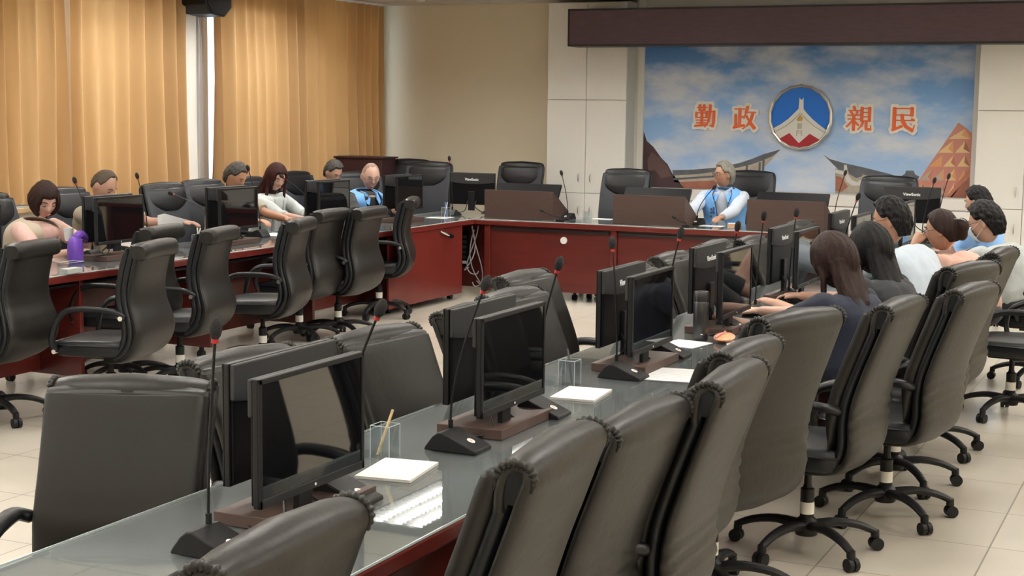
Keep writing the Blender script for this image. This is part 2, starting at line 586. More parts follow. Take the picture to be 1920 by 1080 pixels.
# curtains
def curtain(y0, y1, x, seed, label, z0=0.95, lean0=0.0, lean1=0.0):
    rnd = random.Random(seed)
    ny = int((y1 - y0) / 0.008); nz = 30
    ph = [rnd.uniform(0, 6.28) for _ in range(6)]
    vs = []; fs = []
    for k in range(nz + 1):
        t = k / nz; z = z0 + (ZC - .02 - z0) * t
        for j in range(ny + 1):
            s_ = j / ny; y = y0 + (y1 - y0) * s_
            ya = y0 + (y1 - y0) * s_ + (lean0 * (1 - s_) + lean1 * s_) * max(0, t - .55)
            q = y * 2 * PI / 0.20 + 1.1 * math.sin(y * 3.1 + ph[0]) + 0.7 * math.sin(y * 7.3 + ph[1]) + 0.35 * math.sin(t * 3 + y * 2)
            amp = 0.056 * (1 + .45 * math.sin(y * 4.4 + ph[2]))
            fl = 1 + .5 * (1 - t) ** 3
            dx = amp * fl * math.sin(q) + 0.006 * math.sin(2 * q + ph[3] + 2 * t) + .02 * math.sin(y * 2.2 + ph[4] + t)
            zz = z
            if k == 0: zz += 0.018 * math.sin(y * 5 + ph[5]) + .01 * math.sin(q)
            ya += 0.012 * math.sin(q * 1 + 1.3) + (1 - t) ** 2 * .02 * math.sin(y * 6 + ph[1])
            vs.append((x + dx, ya, zz))
    for k in range(nz):
        for j in range(ny):
            a = k * (ny + 1) + j
            fs.append((a, a + 1, a + ny + 2, a + ny + 1))
    o = MB().add(vs, fs).build('curtain', 'curtain', smooth=180)
    tag(o, label, 'curtain')
    return o


CX = XL + .13
curtain(6.0, 10.40, CX, 1, 'long gold pleated curtain at far left, left of the thin gap of daylight', lean1=-.05)
curtain(10.43, 12.08, CX, 2, 'gold pleated curtain ending just left of the white pillar', lean0=.05)
curtain(12.615, 14.28, CX, 3, 'gold pleated curtain just right of the white pillar', lean0=-.10, lean1=-.05)
curtain(14.31, 16.02, CX, 4, 'gold pleated curtain beside the cream back wall corner', lean0=.05)

# back wall furniture: cabinets flank a recess that holds the mural
CY = 15.8   # cabinet front plane
xa = at(1026, 192, y=CY).x; xb = at(1099, 192, y=CY).x; xc = at(1174, 192, y=CY).x


def cabinet(x0, x1, label, handles_side, splits=(0.885, 1.93), low_handle=True):
    t = thing('tall_cabinet', label, 'cabinet', ((x0 + x1) / 2, CY, 0))
    hw = (x1 - x0) / 2
    MB().box(-hw, hw, .02, YB - CY - .002, 0.0, ZC - .03).build('carcass', 'carcass_grey', t, smooth=0)
    zs = [0.03] + list(splits) + [ZC - .035]
    for k in range(3):
        d = MB().box(-hw + .003, hw - .003, 0, .02, zs[k] + .003, zs[k + 1] - .003).build('door', 'cabinet_white', t, smooth=0, bevel=.003)
        if k < 2:
            hz = zs[1] - .20 if k == 0 else zs[1] + .17
            hx = handles_side * (hw - .07)
            MB().tube([(hx, 0, hz - .05), (hx, -.025, hz - .035), (hx, -.03, hz), (hx, -.025, hz + .035), (hx, 0, hz + .05)], .006, 8).build('handle', 'chrome', d)
    return t


cabinet(xa, xb, 'tall white cupboard touching the cream wall, left of its twin', 1)
cabinet(xb, xc, 'tall white cupboard next to the recessed mural, on its left side', -1)
xd = at(1833, 203, y=CY).x
cw = xb - xa
cabinet(xd + .0, xd + cw, 'tall white cupboard immediately right of the sky mural', 1, splits=(.88, 1.86))
cabinet(xd + cw, xd + 2 * cw, 'tall white cupboard at the right picture edge', -1, splits=(.88, 1.86))
cabinet(xd + 2 * cw, xd + 3 * cw, 'tall white cupboard beyond the right picture edge', 1, splits=(.88, 1.86))
# recess lining, ledge and low cupboards
MY = 16.10
b = MB()
b.box(xc, xd, MY + .005, YB, 0, ZC)
b.box(xc, at(1197, 200, y=MY).x, MY - .02, MY + .005, .0, ZC)
struct(b.build('trim_3', 'wall_white', smooth=0))
mx0 = at(1208, 200, y=MY).x; mx1 = at(1826, 200, y=MY).x
struct(MB().box(at(1197, 200, y=MY).x, mx0, MY - .035, MY, .9, ZC).box(mx1, xd, MY - .035, MY, .9, ZC).build('trim_4', 'ledge_white', smooth=0, bevel=.004))
t = thing('low_cupboard', 'long low white cupboard with ledge under the mural', 'cupboard', ((xc + xd) / 2, CY - .02, 0))
hw = (xd - xc) / 2 - .004
MB().box(-hw, hw, .015, .30, 0, .84).build('carcass', 'cabinet_white', t, smooth=0)
MB().box(-hw, hw, 0, MY - CY - .02, .845, .965).build('ledge', 'ledge_white', t, smooth=0, bevel=.008)
nd = 8
for k in range(nd):
    a = -hw + 2 * hw * k / nd
    MB().box(a + .004, a + 2 * hw / nd - .004, 0, .014, .05, .82).build('door', 'cabinet_white', t, smooth=0, bevel=.003)

# projector screen housing (maroon box) under the ceiling
bx0 = at(1065, 50, y=15.45).x
t = thing('screen_housing', 'long maroon wood-grain box hung below the ceiling over the mural', 'screen housing', (0, 15.45, 0))
z0 = at(1065, 87, y=15.45).z; z1 = at(1065, 17, y=15.45).z
MB().box(bx0 + .012, 0.9, 0, .3, z0 + .02, z1 - .02).build('housing_body', 'beam_wood', t, smooth=0)
MB().box(bx0, .91, -.006, .306, z0, z0 + .022).box(bx0, .91, -.006, .306, z1 - .022, z1).box(bx0, bx0 + .014, -.006, .306, z0, z1).build('edge_trim', 'beam_trim', t, smooth=0)

# mural
mz0, mz1 = .965, 2.66
t = thing('mural', 'large printed sky mural with temple roofs on the back wall', 'mural', (0, 0, 0))
MB().box(mx0, mx1, MY - .004, MY + .004, mz0, mz1).build('sky_print', 'mural_sky', t, smooth=0)


def flat(name, pts, m, lvl, par=t, y=MY, label=None):
    """a printed shape of the mural, laid on its surface"""
    ps = [at(u, v, y=y) for u, v in pts]
    ps = [Vector((min(max(p.x, mx0), mx1), y - .004 - lvl * .0007, max(p.z, mz0))) for p in ps]
    return MB().prism(ps, (0, .0006, 0)).build(name, m, par, smooth=0, label=label)


flat('rock_print', [(1200, 246), (1213, 264), (1226, 276), (1240, 296), (1252, 308), (1261, 326), (1272, 338), (1283, 360), (1200, 360)], 'm_rock', 1)
flat('rock_print', [(1222, 285), (1240, 298), (1252, 312), (1259, 330), (1240, 334), (1228, 318), (1216, 322), (1214, 300)], 'm_rock_light', 2)
flat('temple_roof_print', [(1261, 321), (1300, 320), (1345, 316), (1385, 309), (1410, 301), (1432, 292), (1463, 281), (1450, 296), (1437, 310), (1424, 322), (1420, 345), (1264, 342)], 'm_wall', 1)
flat('roof_ridge_print', [(1261, 319), (1300, 318), (1345, 314), (1385, 306), (1410, 298), (1432, 289), (1464, 280), (1450, 292), (1432, 300), (1410, 308), (1385, 314), (1345, 322), (1300, 327), (1262, 329)], 'm_roof', 2)
flat('roof_ridge_print', [(1262, 334), (1340, 329), (1345, 332), (1262, 338)], 'm_roof', 2)
for q in ((1423, 304), (1430, 300), (1399, 309)):
    flat('pillar_print', [(q[0], q[1]), (q[0] + 4, q[1]), (q[0] + 3, 322), (q[0] - 1, 322)], 'm_roof', 3)
flat('brick_band_print', [(1275, 341), (1345, 338), (1345, 362), (1283, 362)], 'm_brick', 2)
flat('temple_wall_print', [(1566, 316), (1600, 318), (1700, 338), (1722, 344), (1722, 366), (1566, 362)], 'm_wall', 1)
flat('roof_ridge_print', [(1543, 289), (1556, 298), (1580, 305), (1620, 314), (1668, 326), (1694, 334), (1694, 340), (1640, 333), (1600, 322), (1572, 318), (1560, 306)], 'm_roof', 2)
flat('roof_ridge_print', [(1588, 308), (1612, 314), (1618, 330), (1606, 334), (1592, 326)], 'm_roof', 3)
flat('gable_print', [(1583, 309), (1588, 309), (1590, 326), (1598, 338), (1609, 342), (1612, 337), (1618, 340), (1612, 348), (1598, 348), (1587, 340), (1582, 325)], 'm_white', 4)
flat('gable_print', [(1566, 318), (1583, 322), (1582, 328), (1566, 324)], 'm_white', 4)
flat('brick_band_print', [(1567, 330), (1578, 332), (1590, 350), (1578, 360), (1567, 358)], 'm_brick', 3)
flat('pagoda_print', [(1690, 330), (1697, 326), (1699, 320), (1713, 320), (1716, 327), (1724, 331), (1722, 336), (1690, 334)], 'm_roof', 3)
# lattice tower of triangles
flat('lattice_tower_print', [(1700, 350), (1725, 335), (1740, 312), (1760, 284), (1778, 258), (1797, 230), (1812, 240), (1824, 250), (1824, 375), (1700, 366)], 'm_pink', 1)
rnd = random.Random(5)
rows = [(240, 1797, 1822), (262, 1776, 1822), (288, 1757, 1821), (314, 1740, 1820), (340, 1722, 1819), (366, 1712, 1818)]
for r in range(5):
    (v0, a0, c0), (v1, a1, c1) = rows[r], rows[r + 1]
    n = 1 + r
    for k in range(n):
        f0 = lambda s: a0 + (c0 - a0) * s
        f1 = lambda s: a1 + (c1 - a1) * s
        cA = rnd.choice(['m_sand', 'm_orange', 'm_sand', 'm_wall'])
        p = [(f1(k / n) + 1.5, v1 - 1.5), (f1((k + 1) / n) - 1.5, v1 - 1.5), (f0((k + .5) / n), v0 + 2)]
        flat('facet_print', p, cA, 2)
        pm = ((p[0][0] + p[1][0] + p[2][0]) / 3, (p[0][1] + p[1][1] + p[2][1]) / 3)
        flat('facet_print', [p[1], p[2], pm], rnd.choice(['m_red', 'm_brick', 'm_orange']), 3)
flat('facet_print', [(1775, 368), (1818, 316), (1818, 326), (1785, 372)], 'm_red', 4)
flat('facet_print', [(1781, 374), (1818, 330), (1818, 374)], 'm_brick', 4)

# lettering on the mural: each character is a raised plate
STROKES = {
    # polygons / strokes in the pixel frame of the photograph: (x0,y0,w0, x1,y1,w1)
}


def text_mesh(body, size, off, depth):
    cu = bpy.data.curves.new('txt', 'FONT')
    cu.body = body; cu.size = size; cu.offset = off; cu.extrude = depth
    cu.align_x = 'CENTER'; cu.align_y = 'CENTER'; cu.resolution_u = 3
    o = bpy.data.objects.new('txt', cu); TMPS.collection.objects.link(o)
    with bpy.context.temp_override(scene=TMPS, view_layer=TMPS.view_layers[0]):
        dg = bpy.context.evaluated_depsgraph_get()
        me = bpy.data.meshes.new_from_object(o.evaluated_get(dg))
    bpy.data.objects.remove(o)
    return me


def text_obj(name, body, size, off, depth, material, parent, M, label=None, center=True):
    me = text_mesh(body, size, off, depth)
    if center and len(me.vertices):
        xs = [v.co.x for v in me.vertices]; ys = [v.co.y for v in me.vertices]
        me.transform(Matrix.Translation((-(min(xs) + max(xs)) / 2, -(min(ys) + max(ys)) / 2, 0)))
    me.transform(M)
    me.materials.clear(); me.materials.append(MATS[material])
    o = bpy.data.objects.new(name, me); COL.objects.link(o)
    if parent: o.parent = parent
    if label: o['label'] = label
    return o


# strokes drawn after the photo: heavy verticals, hair-thin horizontals; coordinates 0..100, y down
H = 5  # hairline width
CHARS = {
    'qin': [(18, 10, 64, 10, H), (30, 0, 30, 24, 13), (50, 0, 50, 24, 13), (30, 24, 50, 24, H + 2), (12, 34, 64, 34, H), (14, 32, 14, 54, 11),
            (62, 32, 62, 54, 11), (12, 54, 64, 54, H), (40, 24, 40, 90, 13), (12, 66, 66, 66, H), (14, 78, 62, 78, H), (8, 92, 66, 86, 9),
            (58, 28, 96, 28, H + 1), (78, 0, 77, 42, 13), (77, 42, 70, 74, 11), (70, 74, 54, 96, 6), (96, 27, 95, 72, 13), (95, 72, 90, 94, 12), (90, 94, 78, 88, 7)],
    'zheng': [(4, 10, 50, 10, H), (28, 10, 28, 86, 14), (28, 44, 48, 44, H + 1), (10, 36, 10, 88, 12), (2, 92, 48, 82, 11),
              (62, 0, 56, 26, 13), (56, 26, 46, 50, 7), (56, 24, 98, 24, H + 1), (86, 26, 78, 58, 13), (78, 58, 62, 82, 10), (62, 82, 42, 98, 5),
              (58, 40, 72, 66, 9), (72, 66, 94, 94, 15)],
    'qin2': [(30, 0, 34, 12, 11), (10, 16, 54, 16, H), (18, 20, 26, 32, 9), (44, 18, 40, 32, 8), (6, 36, 56, 36, H), (8, 52, 54, 52, H), (31, 36, 31, 98, 13),
             (30, 54, 4, 84, 8), (34, 62, 50, 78, 9), (62, 4, 62, 60, 13), (92, 4, 92, 60, 13), (62, 6, 92, 6, H), (62, 24, 92, 24, H), (62, 42, 92, 42, H), (62, 59, 92, 59, H),
             (68, 60, 62, 80, 10), (62, 80, 48, 96, 6), (80, 60, 80, 92, 12), (80, 94, 98, 94, 10), (98, 94, 98, 78, 4)],
    'min': [(14, 4, 14, 90, 15), (8, 94, 46, 78, 11), (14, 5, 86, 5, H + 1), (84, 3, 84, 34, 14), (14, 32, 86, 32, H), (16, 54, 94, 54, H),
            (44, 32, 48, 58, 14), (48, 58, 62, 80, 15), (62, 80, 88, 96, 14), (88, 96, 96, 74, 5), (84, 48, 94, 54, 8)],
}


def char_plate(key, px, label, glyph_label):
    (u0, v0, u1, v1) = px
    yb = MY - .004
    A = at(u0, v0, y=yb); B = at(u1, v1, y=yb)
    sx = (B.x - A.x) / 100; sz = (B.z - A.z) / 100
    t = thing('chinese_character', label, 'sign character', ((A.x + B.x) / 2, yb, (A.z + B.z) / 2), 0, 'raised characters on the mural')
    ox, oz = (A.x + B.x) / 2, (A.z + B.z) / 2
    sc = abs(sz)
    for nm, grow, d0, d1, mm in (('backing_plate', 10, -.022, -.0008, 'char_white'), ('red_strokes', 0, -.030, -.0215, 'orange')):
        m = MB()
        for i, (x0, y0, x1, y1, wd) in enumerate(CHARS[key]):
            P = Vector((A.x + x0 * sx - ox, 0, A.z + y0 * sz - oz)); Q = Vector((A.x + x1 * sx - ox, 0, A.z + y1 * sz - oz))
            h = (wd / 2 + grow) * sc
            d = (Q - P).normalized(); nn = Vector((-d.z, 0, d.x))
            e = h if grow else min(h, .3 * wd * sc)
            j = i * .00006
            P2, Q2 = P - d * e, Q + d * e
            c = h * .35
            pts = [P2 - nn * (h - c), P2 + d * c - nn * h, Q2 - d * c - nn * h, Q2 - nn * (h - c), Q2 + nn * (h - c), Q2 - d * c + nn * h, P2 + d * c + nn * h, P2 + nn * (h - c)]
            pts = [p + Vector((0, d0 - j, 0)) for p in pts]
            m.prism(pts, (0, d1 - d0 + j, 0))
        m.build(nm, mm, t, smooth=0, label=glyph_label if nm == 'red_strokes' else None)
    return t


char_plate('qin', (1302, 197, 1341, 240), 'leftmost raised orange-red character on the mural', 'orange-red character 勤 edged in white')
char_plate('zheng', (1377, 200, 1418, 243), 'raised orange-red character just left of the round emblem', 'orange-red character 政 edged in white')
char_plate('qin2', (1588, 200, 1634, 245), 'raised orange-red character just right of the round emblem', 'orange-red character 親 edged in white')
char_plate('min', (1672, 201, 1717, 247), 'rightmost raised orange-red character on the mural', 'orange-red character 民 edged in white')

# round emblem
ec = at(1501, 220, y=MY - .03)
t = thing('round_emblem', 'round blue, white and red emblem with scalloped metal rim on the mural', 'emblem', (ec.x, MY - .03, ec.z))
er = (at(1562, 220, y=MY - .03).x - at(1441, 220, y=MY - .03).x) / 2


def E(px, py, d=0):  # emblem coordinates from the close-up: centre 550,540, radius 460
    return Vector(((px - 550) / 460 * er, d, -(py - 538) / 460 * er))


n = 120
ring = []
rr = lambda q: er * (0.955 + .03 * (abs(math.cos(q * 9)) ** .6 - .5) * -1)
for j in range(n):
    q = 2 * PI * j / n
    r0 = rr(q)
    sec = []
    for k in range(8):
        a = 2 * PI * k / 8
        rad = r0 + .018 * math.cos(a)
        sec.append(Vector((rad * math.cos(q), .012 * math.sin(a) * 1.6 - .012, rad * math.sin(q))))
    ring.append(sec)
MB().loft(ring, closed=True).build('scalloped_rim', 'emb_rim', t)
disc = [Vector((er * .93 * math.cos(2 * PI * j / 64), 0, er * .93 * math.sin(2 * PI * j / 64))) for j in range(64)]
MB().prism(disc, (0, .024, 0)).build('blue_disc', 'emb_blue', t, smooth=0)


def inside(p, s_=.90):
    r = math.hypot(p.x, p.z)
    if r > er * s_: p = Vector((p.x * er * s_ / r, p.y, p.z * er * s_ / r))
    return p


def emb(name, pts, m, d, par=t):
    MB().prism([inside(E(a, c, d)) for a, c in pts], (0, .004, 0)).build(name, m, par, smooth=0)


emb('red_field', [(265, 840), (400, 760), (540, 900), (690, 765), (835, 850), (790, 900), (720, 945), (640, 965), (540, 975), (440, 960), (360, 925), (300, 880)], 'emb_red', -.008)
emb('white_roof', [(160, 700), (270, 640), (380, 560), (470, 470), (520, 420), (530, 260), (545, 290), (570, 290), (585, 260), (590, 420), (630, 470), (720, 560), (820, 640), (925, 710),
                   (880, 790), (835, 850), (690, 765), (540, 900), (400, 760), (265, 840), (215, 780)], 'emb_white', -.006)
for s_ in (-1, 1):
    emb('roof_line', [(550 + s_ * 5, 470), (550 + s_ * 90, 560), (550 + s_ * 200, 650), (550 + s_ * 345, 735), (550 + s_ * 340, 748), (550 + s_ * 195, 664), (550 + s_ * 82, 572), (550 + s_ * 5, 486)], 'emb_line', -.010)
emb('gold_mark', [(500, 570), (545, 500), (590, 550), (570, 590), (515, 590)], 'emb_gold', -.010)
emb('grey_mark', [(512, 620), (575, 620), (575, 700), (512, 700)], 'emb_line', -.010)
for a, c, dd, e in ((500, 720, 514, 800), (566, 720, 580, 800), (514, 722, 566, 736), (514, 750, 566, 762)):
    emb('grey_mark', [(a, c), (dd, c), (dd, e), (a, e)], 'emb_line', -.010)

# thermostat, speaker, smoke detector, ceiling access hatch
p = at(375, 287, x=XL)
t = thing('wall_switch', 'small beige switch plate on the white pillar between curtains', 'switch', (XL, p.y, p.z))
MB().box(0, .014, -.04, .04, -.075, .075).build('plate', 'thermostat', t, smooth=0, bevel=.004)
MB().box(.014, .02, -.015, .015, -.03, .03).build('rocker', 'sill_tan', t, smooth=0)
p = at(386, 8, x=XL + .3)
t = thing('loudspeaker', 'black angular loudspeaker mounted high on the pillar between curtains', 'speaker', (XL + .3, p.y, 2.80))
m = MB()
prof = [(-.21, .16), (-.21, -.02), (-.12, -.105), (.10, -.125), (.22, -.03), (.22, .16)]
m.prism([(-.15, y, z) for y, z in prof], (.30, 0, 0))
m.build('cabinet_body', 'plastic_black', t, smooth=0, bevel=.01)
MB().prism([(.152, y * .86, z * .86) for y, z in prof], (.008, 0, 0)).build('front_grille', 'foam', t, smooth=0)
MB().box(-.30, -.15, -.02, .02, .02, .06).build('bracket', 'dark_metal', t, smooth=0)
p = at(784, 8, z=ZC - .02)
p = Vector((-8.2, 15.2, ZC))
t = thing('smoke_detector', 'small white round smoke detector on the ceiling near cream wall', 'smoke detector', (p.x, p.y, ZC - .04))
MB().lathe([(.03, -.0), (.05, .008), (.055, .03), (.06, .0395)], n=20).build('detector_body', 'fitting_white', t)

# ceiling fittings: recessed three-tube louvre lights
def troffer():
    t = thing('ceiling_light', '', 'ceiling light', (0, 0, ZC), 0)
    hx, hy = .30, .75
    b = MB()
    b.box(-hx, hx, -hy, hy, -.012, -.006)
    b.box(-hx, -hx + .025, -hy, hy, -.07, -.004).box(hx - .025, hx, -hy, hy, -.07, -.004).box(-hx, hx, -hy, -hy + .025, -.07, -.004).box(-hx, hx, hy - .025, hy, -.07, -.004)
    b.build('housing', 'fitting_inner', t, smooth=0)
    for k in (-1, 0, 1):
        MB().tube([(k * .175, -hy + .05, -.035), (k * .175, hy - .05, -.035)], .019, 8).build('tube', 'tube_light', t)
    b = MB()
    for k in range(1, 20):
        y = -hy + 2 * hy * k / 20
        b.box(-hx + .026, hx - .026, y - .004, y + .004, -.068, -.050)
    for k in (-.5, .5):
        b.box(k * .175 - .002, k * .175 + .002, -hy + .026, hy - .026, -.068, -.05)
    b.build('louvre', 'louvre_grey', t, smooth=0)
    return t


tr = troffer()
first = True
names_x = {-8.0: 'window side', -5.75: 'left aisle', -3.4: 'middle', -1.05: 'right table', 1.3: 'right wall side'}
names_y = {-.6: 'nearest', 2.2: 'second nearest', 5.0: 'third', 7.9: 'fourth', 10.9: 'fifth', 13.1: 'farthest'}
for x, nx in names_x.items():
    for y, nyy in names_y.items():
        lab = 'white three-tube ceiling light, %s in the %s row' % (nyy, nx)
        if first:
            tr.location = (x, y, ZC); tr['label'] = lab; tr['group'] = 'ceiling lights'; first = False
        else:
            dup(tr, (x, y, ZC), 0, lab, 'ceiling lights')

# ================================================================ TABLES
TT = .76
def slab(t, x0, x1, y0, y1, glass=True):
    MB().box(x0, x1, y0, y1, TT - .055, TT - .008).build('tabletop', 'mahogany_edge', t, smooth=0, bevel=.006)
    MB().box(x0 + .012, x1 - .012, y0 + .012, y1 - .012, TT - .0078, TT - .0065).build('wood_surface', 'table_top', t, smooth=0)
    MB().box(x0 + .004, x1 - .004, y0 + .004, y1 - .004, TT - .006, TT).build('glass_sheet', 'table_glass', t, smooth=0)
    e = MB()
    for a in ((x0 + .001, x0 + .0045, y0, y1), (x1 - .0045, x1 - .001, y0, y1), (x0, x1, y0 + .001, y0 + .0045), (x0, x1, y1 - .0045, y1 - .001)):
        e.box(a[0], a[1], a[2], a[3], TT - .0062, TT - .0005)
    e.build('glass_edge', 'glass_edge', t, smooth=0)


def caster(mb, x, y, r=.028):
    mb.tube([(x - .02, y, r), (x - .004, y, r)], r, 14).tube([(x + .004, y, r), (x + .02, y, r)], r, 14).box(x - .01, x + .01, y - .012, y + .02, r, .085)


RX0, RX1 = -2.49, -1.725
LX0, LX1 = -7.22, -6.46
HY0, HY1 = 13.10, 13.88
t = thing('conference_table', 'long mahogany table under glass on the right side of the room', 'table', (0, 0, 0), 0, 'mahogany tables of the U')
slab(t, RX0, RX1, 1.3, HY0 - .01)
for k in range(9):
    y = 1.5 + 1.37 * k
    MB().box(RX0 + .05, RX1 - .05, y, y + .035, .08, TT - .056).build('side_panel', 'mahogany', t, smooth=0, bevel=.003)
    for cx in (RX0 + .12, RX1 - .12):
        m = MB(); caster(m, cx, y + .017); m.build('caster', 'plastic_black', t)
MB().box(-2.13, -2.10, 1.5, HY0 - .05, .10, TT - .056).build('modesty_panel', 'mahogany', t, smooth=0)
t = thing('conference_table', 'long mahogany table under glass by the gold curtains', 'table', (0, 0, 0), 0, 'mahogany tables of the U')
slab(t, LX0, LX1, 4.6, HY0 - .01)
for k in range(7):
    y = 4.75 + 1.37 * k
    if k > 5: y = 12.80
    MB().box(LX0 + .05, LX1 - .03, y, y + .035, .08, TT - .056).build('side_panel', 'mahogany', t, smooth=0, bevel=.003)
    for cx in (LX0 + .12, LX1 - .12):
        m = MB(); caster(m, cx, y + .017); m.build('caster', 'plastic_black', t)
MB().box(-6.86, -6.83, 4.75, 12.8, .10, TT - .056).build('modesty_panel', 'mahogany', t, smooth=0)
MB().box(LX1 - .035, LX1 - .012, 11.44, 12.86, .06, TT - .056).build('inner_panel', 'mahogany_edge', t, smooth=0, bevel=.003)
m = MB(); m.box(LX1 - .30, LX1 - .05, 4.8, 12.7, TT - .09, TT - .075)
m.build('cable_tray', 'dark_metal', t, smooth=0)
t = thing('conference_table', 'mahogany head table under glass across the room before the mural', 'table', (0, 0, 0), 0, 'mahogany tables of the U')
slab(t, LX0, RX1, HY0, HY1)
for x in (-6.34, -5.03, -3.72, -2.55):
    MB().box(x - .03, x + .03, HY0 + .03, HY0 + .07, .06, TT - .056).build('front_post', 'mahogany_edge', t, smooth=0, bevel=.004)
    MB().box(x - .015, x + .015, HY0 + .07, HY1 - .05, .08, TT - .056).build('side_panel', 'mahogany', t, smooth=0)
    for dx, dy in ((.85, .22), (.93, .40)):
        m = MB(); caster(m, x + dx, HY0 + dy); m.build('caster', 'plastic_black', t)
for a, c_ in ((-6.31, -5.06), (-5.0, -3.75), (-3.69, -2.58)):
    MB().box(a, c_, HY0 + .06, HY0 + .08, .09, TT - .056).build('front_panel', 'mahogany', t, smooth=0, bevel=.003)
    MB().box(a + .02, c_ - .02, HY0 + .035, HY0 + .06, TT - .10, TT - .08).build('cable_tray', 'dark_metal', t, smooth=0)
MB().box(-6.9, -6.37, HY0 + .28, HY0 + .30, .06, TT - .056).build('corner_panel', 'mahogany', t, smooth=0)
g = at(1057, 451, y=HY0 + .05)
MB().tube([(g.x, HY0 + .058, g.z), (g.x, HY0 + .045, g.z)], .034, 20).build('grommet', 'socket_white', t, label='round white cable cap')
# cable bundle and power strip in the corner gap
gx = at(885, 480, y=HY0 + .1).x
m = MB()
for k, (dx, zz) in enumerate(((-.03, .66), (.0, .68), (.03, .64), (.05, .68))):
    pts = []
    for j in range(14):
        q = j / 13
        pts.append((gx + dx + .05 * math.sin(q * 6 + k * 1.7), HY0 + .12 + .03 * math.cos(q * 5 + k), zz - (.42 + .06 * k) * math.sin(q * PI * .62) + .0))
    m.tube(pts, .006, 6)
o = m.build('cable_bundle', 'cable_grey', smooth=60)
tag(o, 'loose grey cables hanging in the gap at the table corner', 'cables')
t = thing('power_strip', 'dark power strip fixed upright in the table corner gap', 'power strip', (gx - .10, HY0 + .16, .30))
MB().box(-.03, .03, -.02, .02, -.03, .33).build('strip_body', 'plastic_gloss', t, smooth=0, bevel=.004)
for k in range(6): MB().box(-.02, .02, -.03, -.02, .0 + k * .05, .028 + k * .05).build('plug', 'plastic_grey' if k else 'socket_white', t, smooth=0)
t = thing('desk_bracket', 'metal hook under the left table edge near the corner', 'bracket', (LX1 - .008, 12.5, .655))
MB().tube([(0, -.10, .03), (.03, -.04, .0), (.03, .03, -.02)], .012, 8).build('hook_arm', 'chrome', t)
MB().tube([(.03, .03, -.02), (.034, .07, -.03)], .022, 10).build('hook_tip', 'plastic_gloss', t)


# ================================================================ CHAIRS
def strip(spine, hw, th, nseg=20, pw=.35, tilt=0, wob=None):
    """loft of rounded-rectangle sections along spine in the y-z plane; returns sections"""
    secs = []
    k = len(spine)
    for i in range(k):
        y, z = spine[i]
        y0, z0 = spine[max(i - 1, 0)]; y1, z1 = spine[min(i + 1, k - 1)]
        t = Vector((0, y1 - y0, z1 - z0)).normalized()
        nrm = Vector((0, -t.z, t.y))   # outward (to the rear) when spine runs upward
        h = hw[i] if isinstance(hw, (list, tuple)) else hw
        q = th[i] if isinstance(th, (list, tuple)) else th
        sec = []
        for j in range(nseg):
            a = 2 * PI * j / nseg
            cx = h * sp(math.cos(a), pw); cn = q * sp(math.sin(a), .6)
            off = wob(z, cx / h, cn) if wob else 0
            bow = -.018 * (cx / h) ** 2      # panel is slightly dished
            sec.append(Vector((cx, y, z)) + nrm * (cn + off + bow))
        secs.append(sec)
    return secs


def resample(pts, n):
    """smooth Catmull-Rom through the points"""
    P = [Vector((p[0], p[1], 0)) if len(p) == 2 else Vector(p) for p in pts]
    out = []
    m = len(P) - 1
    for i in range(n + 1):
        s_ = i / n * m; k = min(int(s_), m - 1); f = s_ - k
        p0 = P[max(k - 1, 0)]; p1 = P[k]; p2 = P[k + 1]; p3 = P[min(k + 2, m)]
        q = 0.5 * ((2 * p1) + (p2 - p0) * f + (2 * p0 - 5 * p1 + 4 * p2 - p3) * f * f + (3 * p1 - p0 - 3 * p2 + p3) * f ** 3)
        out.append(q)
    return out


def res2(pts, n): return [(p.x, p.y) for p in resample(pts, n)]


